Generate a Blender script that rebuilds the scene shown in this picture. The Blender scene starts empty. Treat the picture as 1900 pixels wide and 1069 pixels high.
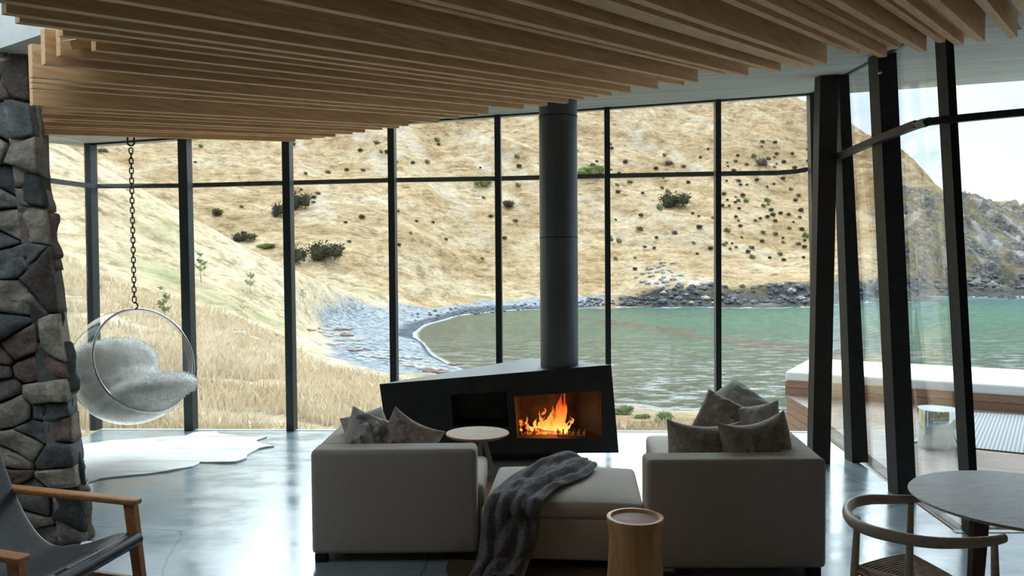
import bpy, bmesh, math, random
import numpy as np
from mathutils import Vector, Matrix
from mathutils.bvhtree import BVHTree
from mathutils.geometry import tessellate_polygon
from mathutils import noise as mn

random.seed(7)
SC = bpy.context.scene
COL = SC.collection

# ------------------------------------------------------------------ camera
W, H, FPX = 1900.0, 1069.0, 1478.0
EYE = Vector((0, 0, 1.75))
PITCH, ROLL = math.radians(1.8), 0.0075
FW = Vector((0, math.cos(PITCH), -math.sin(PITCH)))
R0 = Vector((1, 0, 0)); U0 = Vector((0, math.sin(PITCH), math.cos(PITCH)))
RT = R0 * math.cos(ROLL) - U0 * math.sin(ROLL)
UP = R0 * math.sin(ROLL) + U0 * math.cos(ROLL)
cd = bpy.data.cameras.new('camera'); cam = bpy.data.objects.new('camera', cd); COL.objects.link(cam)
cd.sensor_width = 36; cd.lens = 36 * FPX / W; cd.clip_end = 5000; cd.clip_start = 0.05
m = Matrix((RT, UP, -FW)).transposed().to_4x4(); m.translation = EYE
cam.matrix_world = m
SC.camera = cam

# ------------------------------------------------------------------ world, sun, exposure
SC.view_settings.view_transform = 'Standard'; SC.view_settings.look = 'None'
SC.view_settings.gamma = 1; SC.view_settings.use_curve_mapping = False
SC.view_settings.exposure = 0.17
SC.cycles.max_bounces = 10; SC.cycles.diffuse_bounces = 5; SC.cycles.glossy_bounces = 5
SC.cycles.transparent_max_bounces = 16; SC.cycles.sample_clamp_indirect = 6
wd = bpy.data.worlds.new('overcast_sky'); SC.world = wd; wd.use_nodes = True
wn = wd.node_tree; wn.nodes.clear()
o_ = wn.nodes.new('ShaderNodeOutputWorld'); bg = wn.nodes.new('ShaderNodeBackground')
tc = wn.nodes.new('ShaderNodeTexCoord'); mp = wn.nodes.new('ShaderNodeMapping'); mp.inputs['Scale'].default_value = (1, 1, 3.5)
nz = wn.nodes.new('ShaderNodeTexNoise'); nz.inputs['Scale'].default_value = 2.2; nz.inputs['Detail'].default_value = 6
rp = wn.nodes.new('ShaderNodeValToRGB')
rp.color_ramp.elements[0].position = 0.40; rp.color_ramp.elements[0].color = (0.62, 0.79, 0.94, 1)
rp.color_ramp.elements[1].position = 0.64; rp.color_ramp.elements[1].color = (0.93, 0.97, 1.0, 1)
wn.links.new(tc.outputs['Generated'], mp.inputs['Vector']); wn.links.new(mp.outputs[0], nz.inputs['Vector'])
wn.links.new(nz.outputs['Fac'], rp.inputs[0]); wn.links.new(rp.outputs[0], bg.inputs['Color'])
sxz = wn.nodes.new('ShaderNodeSeparateXYZ'); wn.links.new(tc.outputs['Generated'], sxz.inputs[0])
mrz = wn.nodes.new('ShaderNodeMapRange'); mrz.inputs['From Min'].default_value = 0; mrz.inputs['From Max'].default_value = 1; mrz.inputs['To Min'].default_value = 1.2; mrz.inputs['To Max'].default_value = 2.7
wn.links.new(sxz.outputs[2], mrz.inputs['Value']); wn.links.new(mrz.outputs[0], bg.inputs['Strength'])
wn.links.new(bg.outputs[0], o_.inputs[0])
sl = bpy.data.lights.new('sun', 'SUN'); sl.energy = 5.6; sl.angle = math.radians(50); sl.color = (.78, .93, 1)
so = bpy.data.objects.new('sun', sl); COL.objects.link(so); so.location = (40, 90, 60)
so.rotation_euler = Vector((-0.06, -0.84, -0.58)).to_track_quat('-Z', 'Y').to_euler()
# added warm fill light, unseen behind the camera, with no fixture built for it
al = bpy.data.lights.new('warm_fill', 'AREA'); al.energy = 12; al.size = 3.2; al.color = (1, .76, .5)
ao = bpy.data.objects.new('warm_fill', al); COL.objects.link(ao); ao.location = (0, -2.6, 2.1)
ao.rotation_euler = (math.radians(25), 0, 0)

# ------------------------------------------------------------------ pixel helpers (reference frame 1900x1069)
def ray(px, py): return FW + RT * ((px - 950) / FPX) + UP * ((534.5 - py) / FPX)
def atY(px, py, y):
    d = ray(px, py); return EYE + d * (y / d.y)
def atZ(px, py, z):
    d = ray(px, py); return EYE + d * ((z - EYE.z) / d.z)
def atP(px, py, p, n):
    d = ray(px, py); return EYE + d * ((p - EYE).dot(n) / d.dot(n))

# ------------------------------------------------------------------ object helpers
def tag(o, label=None, cat=None, group=None, kind=None):
    if label: o['label'] = label
    if cat: o['category'] = cat
    if group: o['group'] = group
    if kind: o['kind'] = kind
    return o
def empty(name, loc, label=None, cat=None, group=None, kind=None):
    o = bpy.data.objects.new(name, None); COL.objects.link(o); o.location = loc; o.empty_display_size = .2
    return tag(o, label, cat, group, kind)
class MB:
    """collects vertices and faces in world space; build() links them as one object"""
    def __init__(s): s.v = []; s.f = []; s.mi = []; s.c = None
    def add(s, vs, fs, mi=0):
        b = len(s.v); s.v += [Vector(v) for v in vs]; s.f += [tuple(b + i for i in f) for f in fs]; s.mi += [mi] * len(fs); return s
    def xf(s, M):
        s.v = [M @ v for v in s.v]; return s
    def build(s, name, mat, parent=None, smooth=True, origin=None, ang=None):
        if parent is not None: o0 = Vector(parent['_w']) if '_w' in parent.keys() else Vector(parent.location)
        elif origin is not None: o0 = Vector(origin)
        else:
            xs = [v.x for v in s.v]; ys = [v.y for v in s.v]; zs = [v.z for v in s.v]
            o0 = Vector(((min(xs) + max(xs)) / 2, (min(ys) + max(ys)) / 2, min(zs)))
        me = bpy.data.meshes.new(name)
        me.from_pydata([v - o0 for v in s.v], [], s.f)
        for m_ in (mat if isinstance(mat, (list, tuple)) else [mat]): me.materials.append(m_)
        if any(s.mi): me.polygons.foreach_set('material_index', s.mi)
        bm = bmesh.new(); bm.from_mesh(me); bmesh.ops.remove_doubles(bm, verts=bm.verts, dist=1e-5)
        bmesh.ops.recalc_face_normals(bm, faces=bm.faces); bm.to_mesh(me); bm.free()
        if smooth:
            me.polygons.foreach_set('use_smooth', [True] * len(me.polygons))
            me.set_sharp_from_angle(angle=math.radians(ang or 40))
        o = bpy.data.objects.new(name, me); COL.objects.link(o)
        if parent is not None:
            o.parent = parent
            if '_w' in parent.keys(): pass
        else: o.location = o0
        return o
    # shapes
    def rbox(s, a, b, r=.01, n=1, crown=0, M=None, mi=0):
        """rounded box from a to b"""
        ax = []
        for i in range(3):
            L = [a[i], a[i] + .3 * r, a[i] + .65 * r, a[i] + r]
            L += [a[i] + r + (b[i] - a[i] - 2 * r) * k / (n + 1) for k in range(1, n + 1)]
            L += [b[i] - r, b[i] - .65 * r, b[i] - .3 * r, b[i]]
            ax.append(L)
        lo = Vector(a) + Vector((r, r, r)); hi = Vector(b) - Vector((r, r, r))
        for d in range(3):
            e, f = (d + 1) % 3, (d + 2) % 3
            for side in (0, 1):
                vs = []; fs = []
                for x in ax[e]:
                    for y in ax[f]:
                        p = Vector((0, 0, 0)); p[d] = b[d] if side else a[d]; p[e] = x; p[f] = y
                        q = Vector((min(max(p[i], lo[i]), hi[i]) for i in range(3)))
                        dd = p - q; L = dd.length
                        if L > 1e-9: p = q + dd * (r / L)
                        if crown and p.z > (a[2] + b[2]) / 2:
                            u = (p.x - a[0]) / (b[0] - a[0]) * 2 - 1; v = (p.y - a[1]) / (b[1] - a[1]) * 2 - 1
                            p.z += crown * max(0, 1 - u ** 4) * max(0, 1 - v ** 4)
                        vs.append(M @ p if M else p)
                nf = len(ax[f])
                for i in range(len(ax[e]) - 1):
                    for j in range(nf - 1):
                        fs.append((i * nf + j, (i + 1) * nf + j, (i + 1) * nf + j + 1, i * nf + j + 1))
                s.add(vs, fs, mi)
        return s
    def hexa(s, P, mi=0):
        """8 points: bottom 4 (ccw), top 4"""
        return s.add(P, [(3, 2, 1, 0), (4, 5, 6, 7), (0, 1, 5, 4), (1, 2, 6, 5), (2, 3, 7, 6), (3, 0, 4, 7)], mi)
    def bar(s, p, q, w, h, side=Vector((1, 0, 0)), mi=0, w2=None, h2=None):
        """rectangular bar p->q; w along side, h along the other"""
        p = Vector(p); q = Vector(q); d = (q - p).normalized()
        e = (side - d * side.dot(d)).normalized(); g = d.cross(e)
        w2 = w2 or w; h2 = h2 or h
        P = [p + e * (a * w / 2) + g * (b * h / 2) for a, b in ((-1, -1), (1, -1), (1, 1), (-1, 1))]
        P += [q + e * (a * w2 / 2) + g * (b * h2 / 2) for a, b in ((-1, -1), (1, -1), (1, 1), (-1, 1))]
        return s.hexa(P, mi)
    def tube(s, pts, rad, n=10, closed=False, flat=1.0, mi=0, up=Vector((0, 0, 1))):
        pts = [Vector(p) for p in pts]; N = len(pts)
        if not hasattr(rad, '__len__'): rad = [rad] * N
        vs = []; fs = []
        for i, p in enumerate(pts):
            if closed: d = pts[(i + 1) % N] - pts[i - 1]
            else: d = pts[min(i + 1, N - 1)] - pts[max(i - 1, 0)]
            d.normalize(); u = up if abs(d.dot(up)) < .95 else Vector((1, 0, 0))
            e = d.cross(u).normalized(); g = e.cross(d)
            for k in range(n):
                a = 2 * math.pi * k / n
                vs.append(p + e * (math.cos(a) * rad[i]) + g * (math.sin(a) * rad[i] * flat))
        for i in range(N if closed else N - 1):
            j = (i + 1) % N
            for k in range(n):
                fs.append((i * n + k, i * n + (k + 1) % n, j * n + (k + 1) % n, j * n + k))
        if not closed: fs += [tuple(range(n)), tuple((N - 1) * n + k for k in range(n))]
        return s.add(vs, fs, mi)
    def lathe(s, prof, c, n=40, mi=0, wob=0):
        c = Vector(c); vs = []; fs = []; N = len(prof)
        for i, (r, z) in enumerate(prof):
            for k in range(n):
                a = 2 * math.pi * k / n
                rr = r * (1 + wob * math.sin(3 * a + z * 4) + wob * .6 * math.sin(5 * a + 1))
                vs.append(c + Vector((rr * math.cos(a), rr * math.sin(a), z)))
        for i in range(N - 1):
            for k in range(n): fs.append((i * n + k, i * n + (k + 1) % n, (i + 1) * n + (k + 1) % n, (i + 1) * n + k))
        fs += [tuple(range(n)), tuple((N - 1) * n + k for k in range(n))]
        return s.add(vs, fs, mi)
    def grid(s, rows, closed=False, mi=0):
        n = len(rows[0]); vs = [p for r in rows for p in r]; fs = []
        for i in range(len(rows) - 1):
            for j in range(n if closed else n - 1):
                k = (j + 1) % n
                fs.append((i * n + j, i * n + k, (i + 1) * n + k, (i + 1) * n + j))
        return s.add(vs, fs, mi)
def copy_tree(o, parent=None):
    c = o.copy(); COL.objects.link(c); c.parent = parent
    for ch in list(o.children): copy_tree(ch, c)
    return c
def sub(parent_part):
    """child meshes of a part share its origin"""
    return parent_part

# ------------------------------------------------------------------ materials
def nodes(name):
    m = bpy.data.materials.new(name); m.use_nodes = True; nt = m.node_tree
    p = nt.nodes['Principled BSDF']; return m, nt, p
def mat(name, c1, c2=None, rough=.6, scale=6, stretch=(1, 1, 1), detail=5, bump=0, bscale=None, bdist=.01, metal=0, spec=.5, lo=.35, hi=.65, coord='Object', rot=(0, 0, 0), bstretch=None, extra=None):
    m, nt, p = nodes(name); N = nt.nodes; L = nt.links
    p.inputs['Roughness'].default_value = rough; p.inputs['Metallic'].default_value = metal
    p.inputs['Specular IOR Level'].default_value = spec
    c2 = c2 or tuple(x * .85 for x in c1)
    tc = N.new('ShaderNodeTexCoord'); mp = N.new('ShaderNodeMapping'); mp.inputs['Scale'].default_value = stretch
    if any(rot): mp.vector_type = 'TEXTURE'; mp.inputs['Scale'].default_value = tuple(1 / k for k in stretch); mp.inputs['Rotation'].default_value = rot
    L.new(tc.outputs[coord], mp.inputs[0])
    nz = N.new('ShaderNodeTexNoise'); nz.inputs['Scale'].default_value = scale; nz.inputs['Detail'].default_value = detail
    L.new(mp.outputs[0], nz.inputs['Vector'])
    r = N.new('ShaderNodeValToRGB'); r.color_ramp.elements[0].position = lo; r.color_ramp.elements[1].position = hi
    r.color_ramp.elements[0].color = (*c2, 1); r.color_ramp.elements[1].color = (*c1, 1)
    L.new(nz.outputs['Fac'], r.inputs[0]); L.new(r.outputs[0], p.inputs['Base Color'])
    if bump:
        n2 = N.new('ShaderNodeTexNoise'); n2.inputs['Scale'].default_value = bscale or scale * 4; n2.inputs['Detail'].default_value = 4
        if bstretch:
            mp2 = N.new('ShaderNodeMapping'); mp2.inputs['Scale'].default_value = bstretch; L.new(tc.outputs[coord], mp2.inputs[0]); L.new(mp2.outputs[0], n2.inputs['Vector'])
        else: L.new(mp.outputs[0], n2.inputs['Vector'])
        b = N.new('ShaderNodeBump'); b.inputs['Strength'].default_value = bump; b.inputs['Distance'].default_value = bdist
        L.new(n2.outputs['Fac'], b.inputs['Height']); L.new(b.outputs[0], p.inputs['Normal'])
    return m
def wood(name, c1, c2, ang, rough=.5, sc=5, spec=.4):
    """grain running along the direction `ang` (radians from x)"""
    return mat(name, c1, c2, rough, sc, (1.0, 14, 14), 6, .15, None, .004, 0, spec, .35, .68, rot=(0, 0, ang))
M = {}
M['concrete'] = mat('board_marked_concrete', (.52, .56, .52), (.38, .42, .39), .75, 1.6, (.5, 9, 3), 6, .25, 5, .01)
M['concrete_plain'] = mat('pale_concrete', (.62, .64, .61), (.5, .53, .5), .8, 4, bump=.3, bscale=40, bdist=.005)
BA = math.atan2(.794, .607)
M['batten'] = wood('pine_batten', (.82, .52, .27), (.62, .375, .185), BA, .55, 4, .25)
M['steel'] = mat('black_steel', (.020, .019, .019), (.013, .012, .012), .5, 8, spec=.25)
M['column'] = mat('bronze_steel', (.036, .027, .022), (.024, .018, .015), .5, 4, spec=.25)
M['frame'] = mat('dark_window_frame', (.02, .028, .03), (.015, .02, .022), .38, 6)
M['fire_steel'] = mat('blackened_steel_sheet', (.03, .032, .03), (.018, .019, .018), .6, 3, bump=.05, spec=.22)
M['flue'] = mat('grey_flue_steel', (.085, .10, .105), (.07, .083, .088), .4, 3, spec=.5)
M['soot'] = mat('sooty_lining', (.05, .02, .012), (.015, .008, .005), .9, 9)
M['fabric'] = mat('oatmeal_wool', (.50, .45, .40), (.38, .335, .295), .95, 260, (1, 1, 1), 2, .5, 420, .002, spec=.1, lo=.3, hi=.7)
M['cushion'] = mat('taupe_velvet', (.40, .345, .30), (.27, .23, .20), .85, 40, detail=3, bump=.2, bscale=120, bdist=.002, spec=.15)
M['cushion_grey'] = mat('grey_linen', (.48, .475, .45), (.37, .365, .34), .9, 60, detail=3, bump=.2, bscale=200, bdist=.002, spec=.12)
M['throw'] = mat('charcoal_throw_wool', (.21, .20, .205), (.12, .113, .118), .95, 90, (1, 1, 1), 3, .3, 200, .003, spec=.08)
M['leather'] = mat('black_leather', (.045, .045, .047), (.028, .028, .03), .42, 30, bump=.15, bscale=150, bdist=.001)
M['teak'] = wood('oiled_teak', (.55, .25, .095), (.36, .15, .055), 0, .4, 7)
M['stool_wood'] = mat('turned_pine', (.80, .42, .17), (.55, .26, .09), .5, 4, (5, 5, .8), 6, .1)
M['stool_top'] = mat('stool_top_wood', (.38, .20, .14), (.28, .14, .09), .7, 8, (1, 6, 1), 6, .1)
M['oak'] = wood('pale_oak', (.34, .195, .115), (.22, .12, .07), .3, .62, 6, .15)
M['chair_wood'] = mat('greyed_ash', (.50, .40, .32), (.40, .31, .245), .5, 10, (2, 2, 6), 5)
M['cord'] = mat('paper_cord', (.30, .19, .12), (.17, .10, .06), .9, 26, (1, 1, 1), 3, .8, 90, .006)
M['table_top'] = wood('limed_oak', (.44, .41, .38), (.25, .22, .195), .25, .42, 9, .5)
M['table_leg'] = mat('walnut_leg', (.12, .06, .035), (.08, .04, .022), .5, 8, (2, 2, 1))
M['fur'] = mat('white_sheepskin', (.90, .89, .86), (.80, .79, .76), 1.0, 22, detail=6, bump=.9, bscale=70, bdist=.02, spec=.05, lo=.3, hi=.6)
M['chrome'] = mat('chrome', (.6, .6, .6), (.55, .55, .55), .15, 3, metal=1)
M['chain'] = mat('blackened_chain', (.05, .045, .04), (.03, .03, .03), .5, 20, metal=.6)
M['cushion_white'] = mat('white_outdoor_canvas', (.80, .82, .82), (.76, .78, .78), .9, 60, detail=3, bump=.1, bscale=200, bdist=.002)
M['deck'] = None
M['render'] = mat('dark_plaster', (.07, .065, .06), (.05, .048, .045), .9, 3)
fp_ = M['fur'].node_tree.nodes['Principled BSDF']; fp_.inputs['Subsurface Weight'].default_value = .7; fp_.inputs['Subsurface Scale'].default_value = .12; fp_.inputs['Subsurface Radius'].default_value = (1, 1, 1)
def glassmat(name, tint=(1, 1, 1), f0=.04, boost=1.0, rough=0.0):
    """thin clear sheet: passes light straight through, reflects by Schlick's law from either face"""
    m = bpy.data.materials.new(name); m.use_nodes = True; nt = m.node_tree; N = nt.nodes; L = nt.links; N.clear()
    o = N.new('ShaderNodeOutputMaterial'); mx = N.new('ShaderNodeMixShader'); t = N.new('ShaderNodeBsdfTransparent'); g = N.new('ShaderNodeBsdfGlossy')
    ge = N.new('ShaderNodeNewGeometry'); dt = N.new('ShaderNodeVectorMath'); dt.operation = 'DOT_PRODUCT'; L.new(ge.outputs['Normal'], dt.inputs[0]); L.new(ge.outputs['Incoming'], dt.inputs[1])
    def mt(op, a, b=None):
        x = N.new('ShaderNodeMath'); x.operation = op; x.use_clamp = op != 'ABSOLUTE'
        for i, v in enumerate((a, b)):
            if v is None: continue
            if isinstance(v, (int, float)): x.inputs[i].default_value = v
            else: L.new(v, x.inputs[i])
        return x.outputs[0]
    k = mt('POWER', mt('SUBTRACT', 1.0, mt('ABSOLUTE', dt.outputs['Value'])), 5.0)
    f = mt('ADD', mt('MULTIPLY', k, (1 - f0) * boost), f0)
    t.inputs['Color'].default_value = (*tint, 1); g.inputs['Roughness'].default_value = rough; g.inputs['Color'].default_value = (1, 1, 1, 1)
    L.new(f, mx.inputs[0]); L.new(t.outputs[0], mx.inputs[1]); L.new(g.outputs[0], mx.inputs[2]); L.new(mx.outputs[0], o.inputs[0])
    return m
M['glass'] = glassmat('window_glass', (.985, .995, .99), .035, 1.0)
M['acrylic'] = glassmat('clear_acrylic', (.98, .99, .99), .04, 1.0)
# ================================================================== THE LAND AND THE SEA
SEA = -6.0
def lat(ix, iy, iz):
    h = (ix * 374761393 + iy * 668265263 + iz * 2147483647 + 1013904223) & 0xffffffff
    h = ((h ^ (h >> 13)) * 1274126177) & 0xffffffff
    return ((h ^ (h >> 16)) & 0xffff) / 65535.0
def vnoise(x, y, seed=0):
    x = np.asarray(x, float); y = np.asarray(y, float)
    ix = np.floor(x).astype(np.int64); iy = np.floor(y).astype(np.int64); fx = x - ix; fy = y - iy
    fx = fx * fx * fx * (fx * (fx * 6 - 15) + 10); fy = fy * fy * fy * (fy * (fy * 6 - 15) + 10)
    a = lat(ix, iy, seed); b = lat(ix + 1, iy, seed); c = lat(ix, iy + 1, seed); d = lat(ix + 1, iy + 1, seed)
    return (a + (b - a) * fx) * (1 - fy) + (c + (d - c) * fx) * fy - .5
def fbm(x, y, oct=4, seed=0, ridged=False):
    t = 0; a = 1; f = 1
    for o in range(oct):
        n = vnoise(x * f + o * 17.3, y * f - o * 9.1, seed + o)
        if ridged: n = .25 - np.abs(n)
        t = t + n * a; a *= .5; f *= 2.03
    return t
# profile nodes seen from the house, per bearing: (distance, height) with the height given as z or as the photo row y
def Zr(px, py, r): return atY(px, py, r).z
Y_ = lambda r, y: (r, 'y', y)
Z_ = lambda r, z: (r, 'z', z)
COLS = [
 (-700, [Z_(4,-1.2),Z_(9,-.8),Y_(16,640),Y_(27,560),Y_(38,470),Y_(44,420),Y_(52,360),Y_(75,150),Y_(100,150),Y_(150,100),Y_(250,0),Y_(400,-80),Z_(600,120)]),
 (100,  [Z_(4,-1.2),Z_(9,-.8),Y_(16,690),Y_(27,610),Y_(38,540),Y_(44,495),Y_(50,450),Y_(75,256),Z_(98,16),Z_(125,16),Y_(230,190),Y_(380,20),Z_(520,100)]),
 (250,  [Z_(4,-1.2),Z_(9,-.8),Y_(17,700),Y_(28,635),Y_(40,565),Y_(47,528),Y_(54,490),Y_(78,347),Z_(98,6),Z_(125,9),Y_(230,210),Y_(380,30),Z_(520,100)]),
 (430,  [Z_(4,-1.2),Z_(9,-.8),Y_(18,715),Y_(30,655),Y_(43,605),Y_(50,578),Y_(58,550),Y_(84,442),Z_(102,1),Z_(125,3.5),Y_(230,230),Y_(380,40),Z_(520,90)]),
 (540,  [Z_(4,-1.2),Z_(9,-.85),Y_(19,725),Y_(32,675),Y_(48,640),Y_(57,615),Y_(66,588),Y_(90,497),Z_(105,-1),Z_(122,1),Y_(230,240),Y_(380,45),Z_(520,90)]),
 (600,  [Z_(4,-1.2),Z_(9,-.9),Y_(20,735),Y_(34,692),Z_(60,-4.6),Z_(75,-5.0),Z_(88,-4.9),Z_(102,-.6),Z_(112,-1.6),Z_(124,0),Y_(230,245),Y_(380,45),Z_(520,90)]),
 (660,  [Z_(4,-1.2),Z_(9,-.9),Y_(20,742),Y_(35,708),Z_(56,-5.0),Z_(78,-5.3),Z_(98,-5.0),Z_(112,-2.2),Z_(120,-2),Z_(130,0),Y_(230,250),Y_(380,50),Z_(520,90)]),
 (730,  [Z_(4,-1.2),Z_(9,-.95),Y_(20,750),Y_(36,722),Z_(52,-5.2),Z_(82,-5.6),Z_(112,-4.9),Z_(124,-3.6),Z_(130,-2),Z_(138,0),Y_(230,255),Y_(380,50),Z_(520,90)]),
 (775,  [Z_(4,-1.3),Z_(9,-1),Y_(20,755),Y_(36,728),Z_(53,-5.2),Z_(84,-6.05),Z_(112,-5.3),Z_(130,-4.6),Z_(136,-2.6),Z_(142,-.5),Y_(232,258),Y_(380,50),Z_(520,90)]),
 (800,  [Z_(4,-1.3),Z_(9,-1),Y_(20,758),Y_(36,732),Z_(55,-5.3),Z_(82,-7.0),Z_(112,-5.6),Z_(132,-5.0),Z_(139,-3),Z_(146,-.8),Y_(235,260),Y_(380,50),Z_(520,90)]),
 (850,  [Z_(4,-1.4),Z_(9,-1.1),Z_(20,-3.2),Z_(36,-4.6),Z_(52,-5.5),Z_(78,-8),Z_(124,-5.7),Z_(140,-5.1),Z_(147,-3.6),Z_(153,-1.5),Y_(238,262),Y_(380,55),Z_(520,90)]),
 (930,  [Z_(4,-1.5),Z_(9,-.8),Y_(14,775),Z_(30,-4.8),Z_(40,-5.6),Z_(80,-9),Z_(133,-5.6),Z_(146,-5.0),Z_(151,-3.8),Z_(157,-2),Y_(240,265),Y_(380,60),Z_(520,90)]),
 (1000, [Z_(4,-1.5),Z_(9,-.6),Y_(11.5,786),Y_(18,760),Z_(34,-5.7),Z_(80,-10),Z_(137,-5.6),Z_(148,-5.0),Z_(153,-3.8),Z_(160,-2),Y_(242,268),Y_(380,70),Z_(520,90)]),
 (1130, [Z_(4,-1.5),Z_(9,-.55),Y_(11.5,784),Y_(18,756),Z_(30,-5.8),Z_(80,-10),Z_(140,-5.6),Z_(145,-4.6),Z_(150,-3.8),Z_(157,-2.4),Y_(245,275),Y_(380,95),Z_(500,70)]),
 (1250, [Z_(4,-1.5),Z_(9,-.5),Y_(11.3,784),Y_(17,758),Z_(28,-5.9),Z_(80,-10),Z_(141,-5.5),Y_(145,546),Y_(151,520),Y_(162,490),Y_(248,288),Y_(375,135),Z_(480,50)]),
 (1400, [Z_(4,-1.5),Z_(9,-.55),Y_(11.3,788),Y_(16,768),Z_(26,-6.2),Z_(80,-10),Z_(141,-5.0),Y_(144,534),Y_(152,520),Y_(167,485),Y_(248,305),Y_(370,165),Z_(460,30)]),
 (1450, [Z_(4,-1.5),Z_(9,-.7),Y_(11.3,790),Y_(15,780),Z_(26,-6.3),Z_(80,-10),Z_(142,-5.0),Y_(145,530),Y_(152,518),Y_(168,482),Y_(246,318),Y_(362,183),Z_(440,30)]),
 (1500, [Z_(4,-1.5),Z_(9,-2.4),Z_(12,-3.8),Z_(18,-5.5),Z_(26,-6.5),Z_(80,-10),Z_(142,-5.0),Y_(146,526),Y_(154,512),Y_(170,478),Y_(245,332),Y_(350,206),Z_(430,20)]),
 (1580, [Z_(4,-1.5),Z_(9,-2.4),Z_(12,-4),Z_(18,-6),Z_(26,-7),Z_(80,-10),Z_(152,-5.3),Y_(156,522),Y_(163,500),Y_(178,470),Y_(240,350),Y_(332,241),Z_(410,10)]),
 (1625, [Z_(4,-1.5),Z_(9,-2.4),Z_(12,-4),Z_(18,-6),Z_(26,-7),Z_(80,-10),Z_(160,-5.3),Y_(164,516),Y_(171,490),Y_(185,458),Y_(238,355),Y_(315,262),Z_(390,0)]),
 (1660, [Z_(4,-1.5),Z_(9,-2.4),Z_(12,-4),Z_(18,-6),Z_(26,-7),Z_(80,-10),Z_(170,-5.3),Y_(174,514),Y_(179,480),Y_(189,445),Y_(232,360),Y_(292,277),Z_(370,0)]),
 (1700, [Z_(4,-1.5),Z_(9,-2.4),Z_(12,-4),Z_(18,-6),Z_(26,-7),Z_(80,-10),Z_(179,-5.3),Y_(183,510),Y_(187,470),Y_(194,430),Y_(226,368),Y_(270,311),Z_(350,-5)]),
 (1740, [Z_(4,-1.5),Z_(9,-2.4),Z_(12,-4),Z_(18,-6),Z_(26,-7),Z_(80,-10),Z_(184,-5.3),Y_(187,508),Y_(191,470),Y_(197,435),Y_(222,385),Y_(252,346),Z_(340,-5)]),
 (1762, [Z_(4,-1.5),Z_(9,-2.4),Z_(12,-4),Z_(18,-6),Z_(26,-7),Z_(80,-10),Z_(186,-5.3),Y_(189,508),Y_(193,475),Y_(200,440),Y_(224,392),Y_(250,361),Z_(345,-5)]),
 (1790, [Z_(4,-1.5),Z_(9,-2.4),Z_(12,-4),Z_(18,-6),Z_(26,-7),Z_(80,-10),Z_(189,-5.3),Y_(193,508),Y_(198,480),Y_(208,448),Y_(245,400),Y_(300,377),Z_(400,0)]),
 (1850, [Z_(4,-1.5),Z_(9,-2.4),Z_(12,-4),Z_(18,-6),Z_(26,-7),Z_(80,-10),Z_(192,-5.3),Y_(197,505),Y_(206,485),Y_(222,450),Y_(260,405),Y_(315,380),Z_(420,0)]),
 (1900, [Z_(4,-1.5),Z_(9,-2.4),Z_(12,-4),Z_(18,-6),Z_(26,-7),Z_(80,-10),Z_(195,-5.3),Y_(201,500),Y_(215,478),Y_(235,448),Y_(270,410),Y_(320,383),Z_(430,0)]),
 (2400, [Z_(4,-1.5),Z_(9,-2.4),Z_(12,-4),Z_(18,-6),Z_(26,-7),Z_(80,-12),Z_(230,-5.3),Y_(240,500),Y_(255,480),Y_(275,452),Y_(310,420),Y_(350,392),Z_(450,0)]),
 (3300, [Z_(4,-1.5),Z_(9,-2.4),Z_(12,-4),Z_(18,-6),Z_(26,-7),Z_(80,-12),Z_(400,-8),Z_(410,-8),Z_(420,-8),Z_(430,-8),Z_(440,-8),Z_(450,-8),Z_(460,-8)]),
]
cx_ = np.array([c[0] for c in COLS], float)
cr_ = np.array([[n[0] for n in c[1]] for c in COLS], float)
cz_ = np.array([[n[2] if n[1] == 'z' else Zr(c[0], n[2], n[0]) for n in c[1]] for c in COLS], float)
# horizontal samples: dense inside the frame
pxs = np.concatenate([np.arange(-700, 0, 24), np.arange(0, 1960, 3.6), np.arange(1960, 3301, 24)])
seg = [3, 8, 26, 30, 34, 34, 34, 40, 30, 34, 90, 90, 6]   # rows per profile segment
ks = []
for i in range(12): ks += list(i + np.arange(seg[i + 1]) / seg[i + 1])
ks.append(12.0); ks = np.array(ks)
def smoothcols(a):
    b = a.copy(); b[1:-1] = .25 * a[:-2] + .5 * a[1:-1] + .25 * a[2:]; return b
def colinterp(tab):
    out = np.stack([np.interp(pxs, cx_, tab[:, k]) for k in range(tab.shape[1])], 1)
    for _ in range(3): out = smoothcols(out)
    return out
Rn = colinterp(cr_); Zn = colinterp(cz_)
def prof(tab, cub):
    """interpolate along k; monotone-ish cubic"""
    n = tab.shape[1]; i = np.minimum(ks.astype(int), n - 2); t = ks - i
    y0 = tab[:, i]; y1 = tab[:, i + 1]
    if not cub: return y0 + (y1 - y0) * t
    d = np.diff(tab, axis=1); mslope = np.zeros_like(tab)
    a = d[:, :-1]; b = d[:, 1:]
    mslope[:, 1:-1] = np.where(a * b > 0, 2 * a * b / (a + b + 1e-12), 0); mslope[:, 0] = d[:, 0]; mslope[:, -1] = d[:, -1]
    m0 = mslope[:, i]; m1 = mslope[:, i + 1]
    return (2*t**3-3*t**2+1)*y0 + (t**3-2*t**2+t)*m0 + (-2*t**3+3*t**2)*y1 + (t**3-t**2)*m1
RR = prof(Rn, True); ZZ = prof(Zn, True)
PX = np.repeat(pxs[:, None], len(ks), 1); KK = np.repeat(ks[None, :], len(pxs), 0)
UU = (PX - 950) / FPX
XX = UU * RR; YY = RR.copy()
def sstep(a, b, x):
    t = np.clip((x - a) / (b - a), 0, 1); return t * t * (3 - 2 * t)
right = sstep(1090, 1220, PX)                      # rocky shore to the right
hill = sstep(8.6, 10, KK)
ramp = np.interp(KK, [0, 1, 2, 4, 5, 6, 7, 8, 9, 10, 11, 12], [0, 0, .12, .35, .3, .25, .35, .5, .9, 2.4, 2.6, 4])
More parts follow.
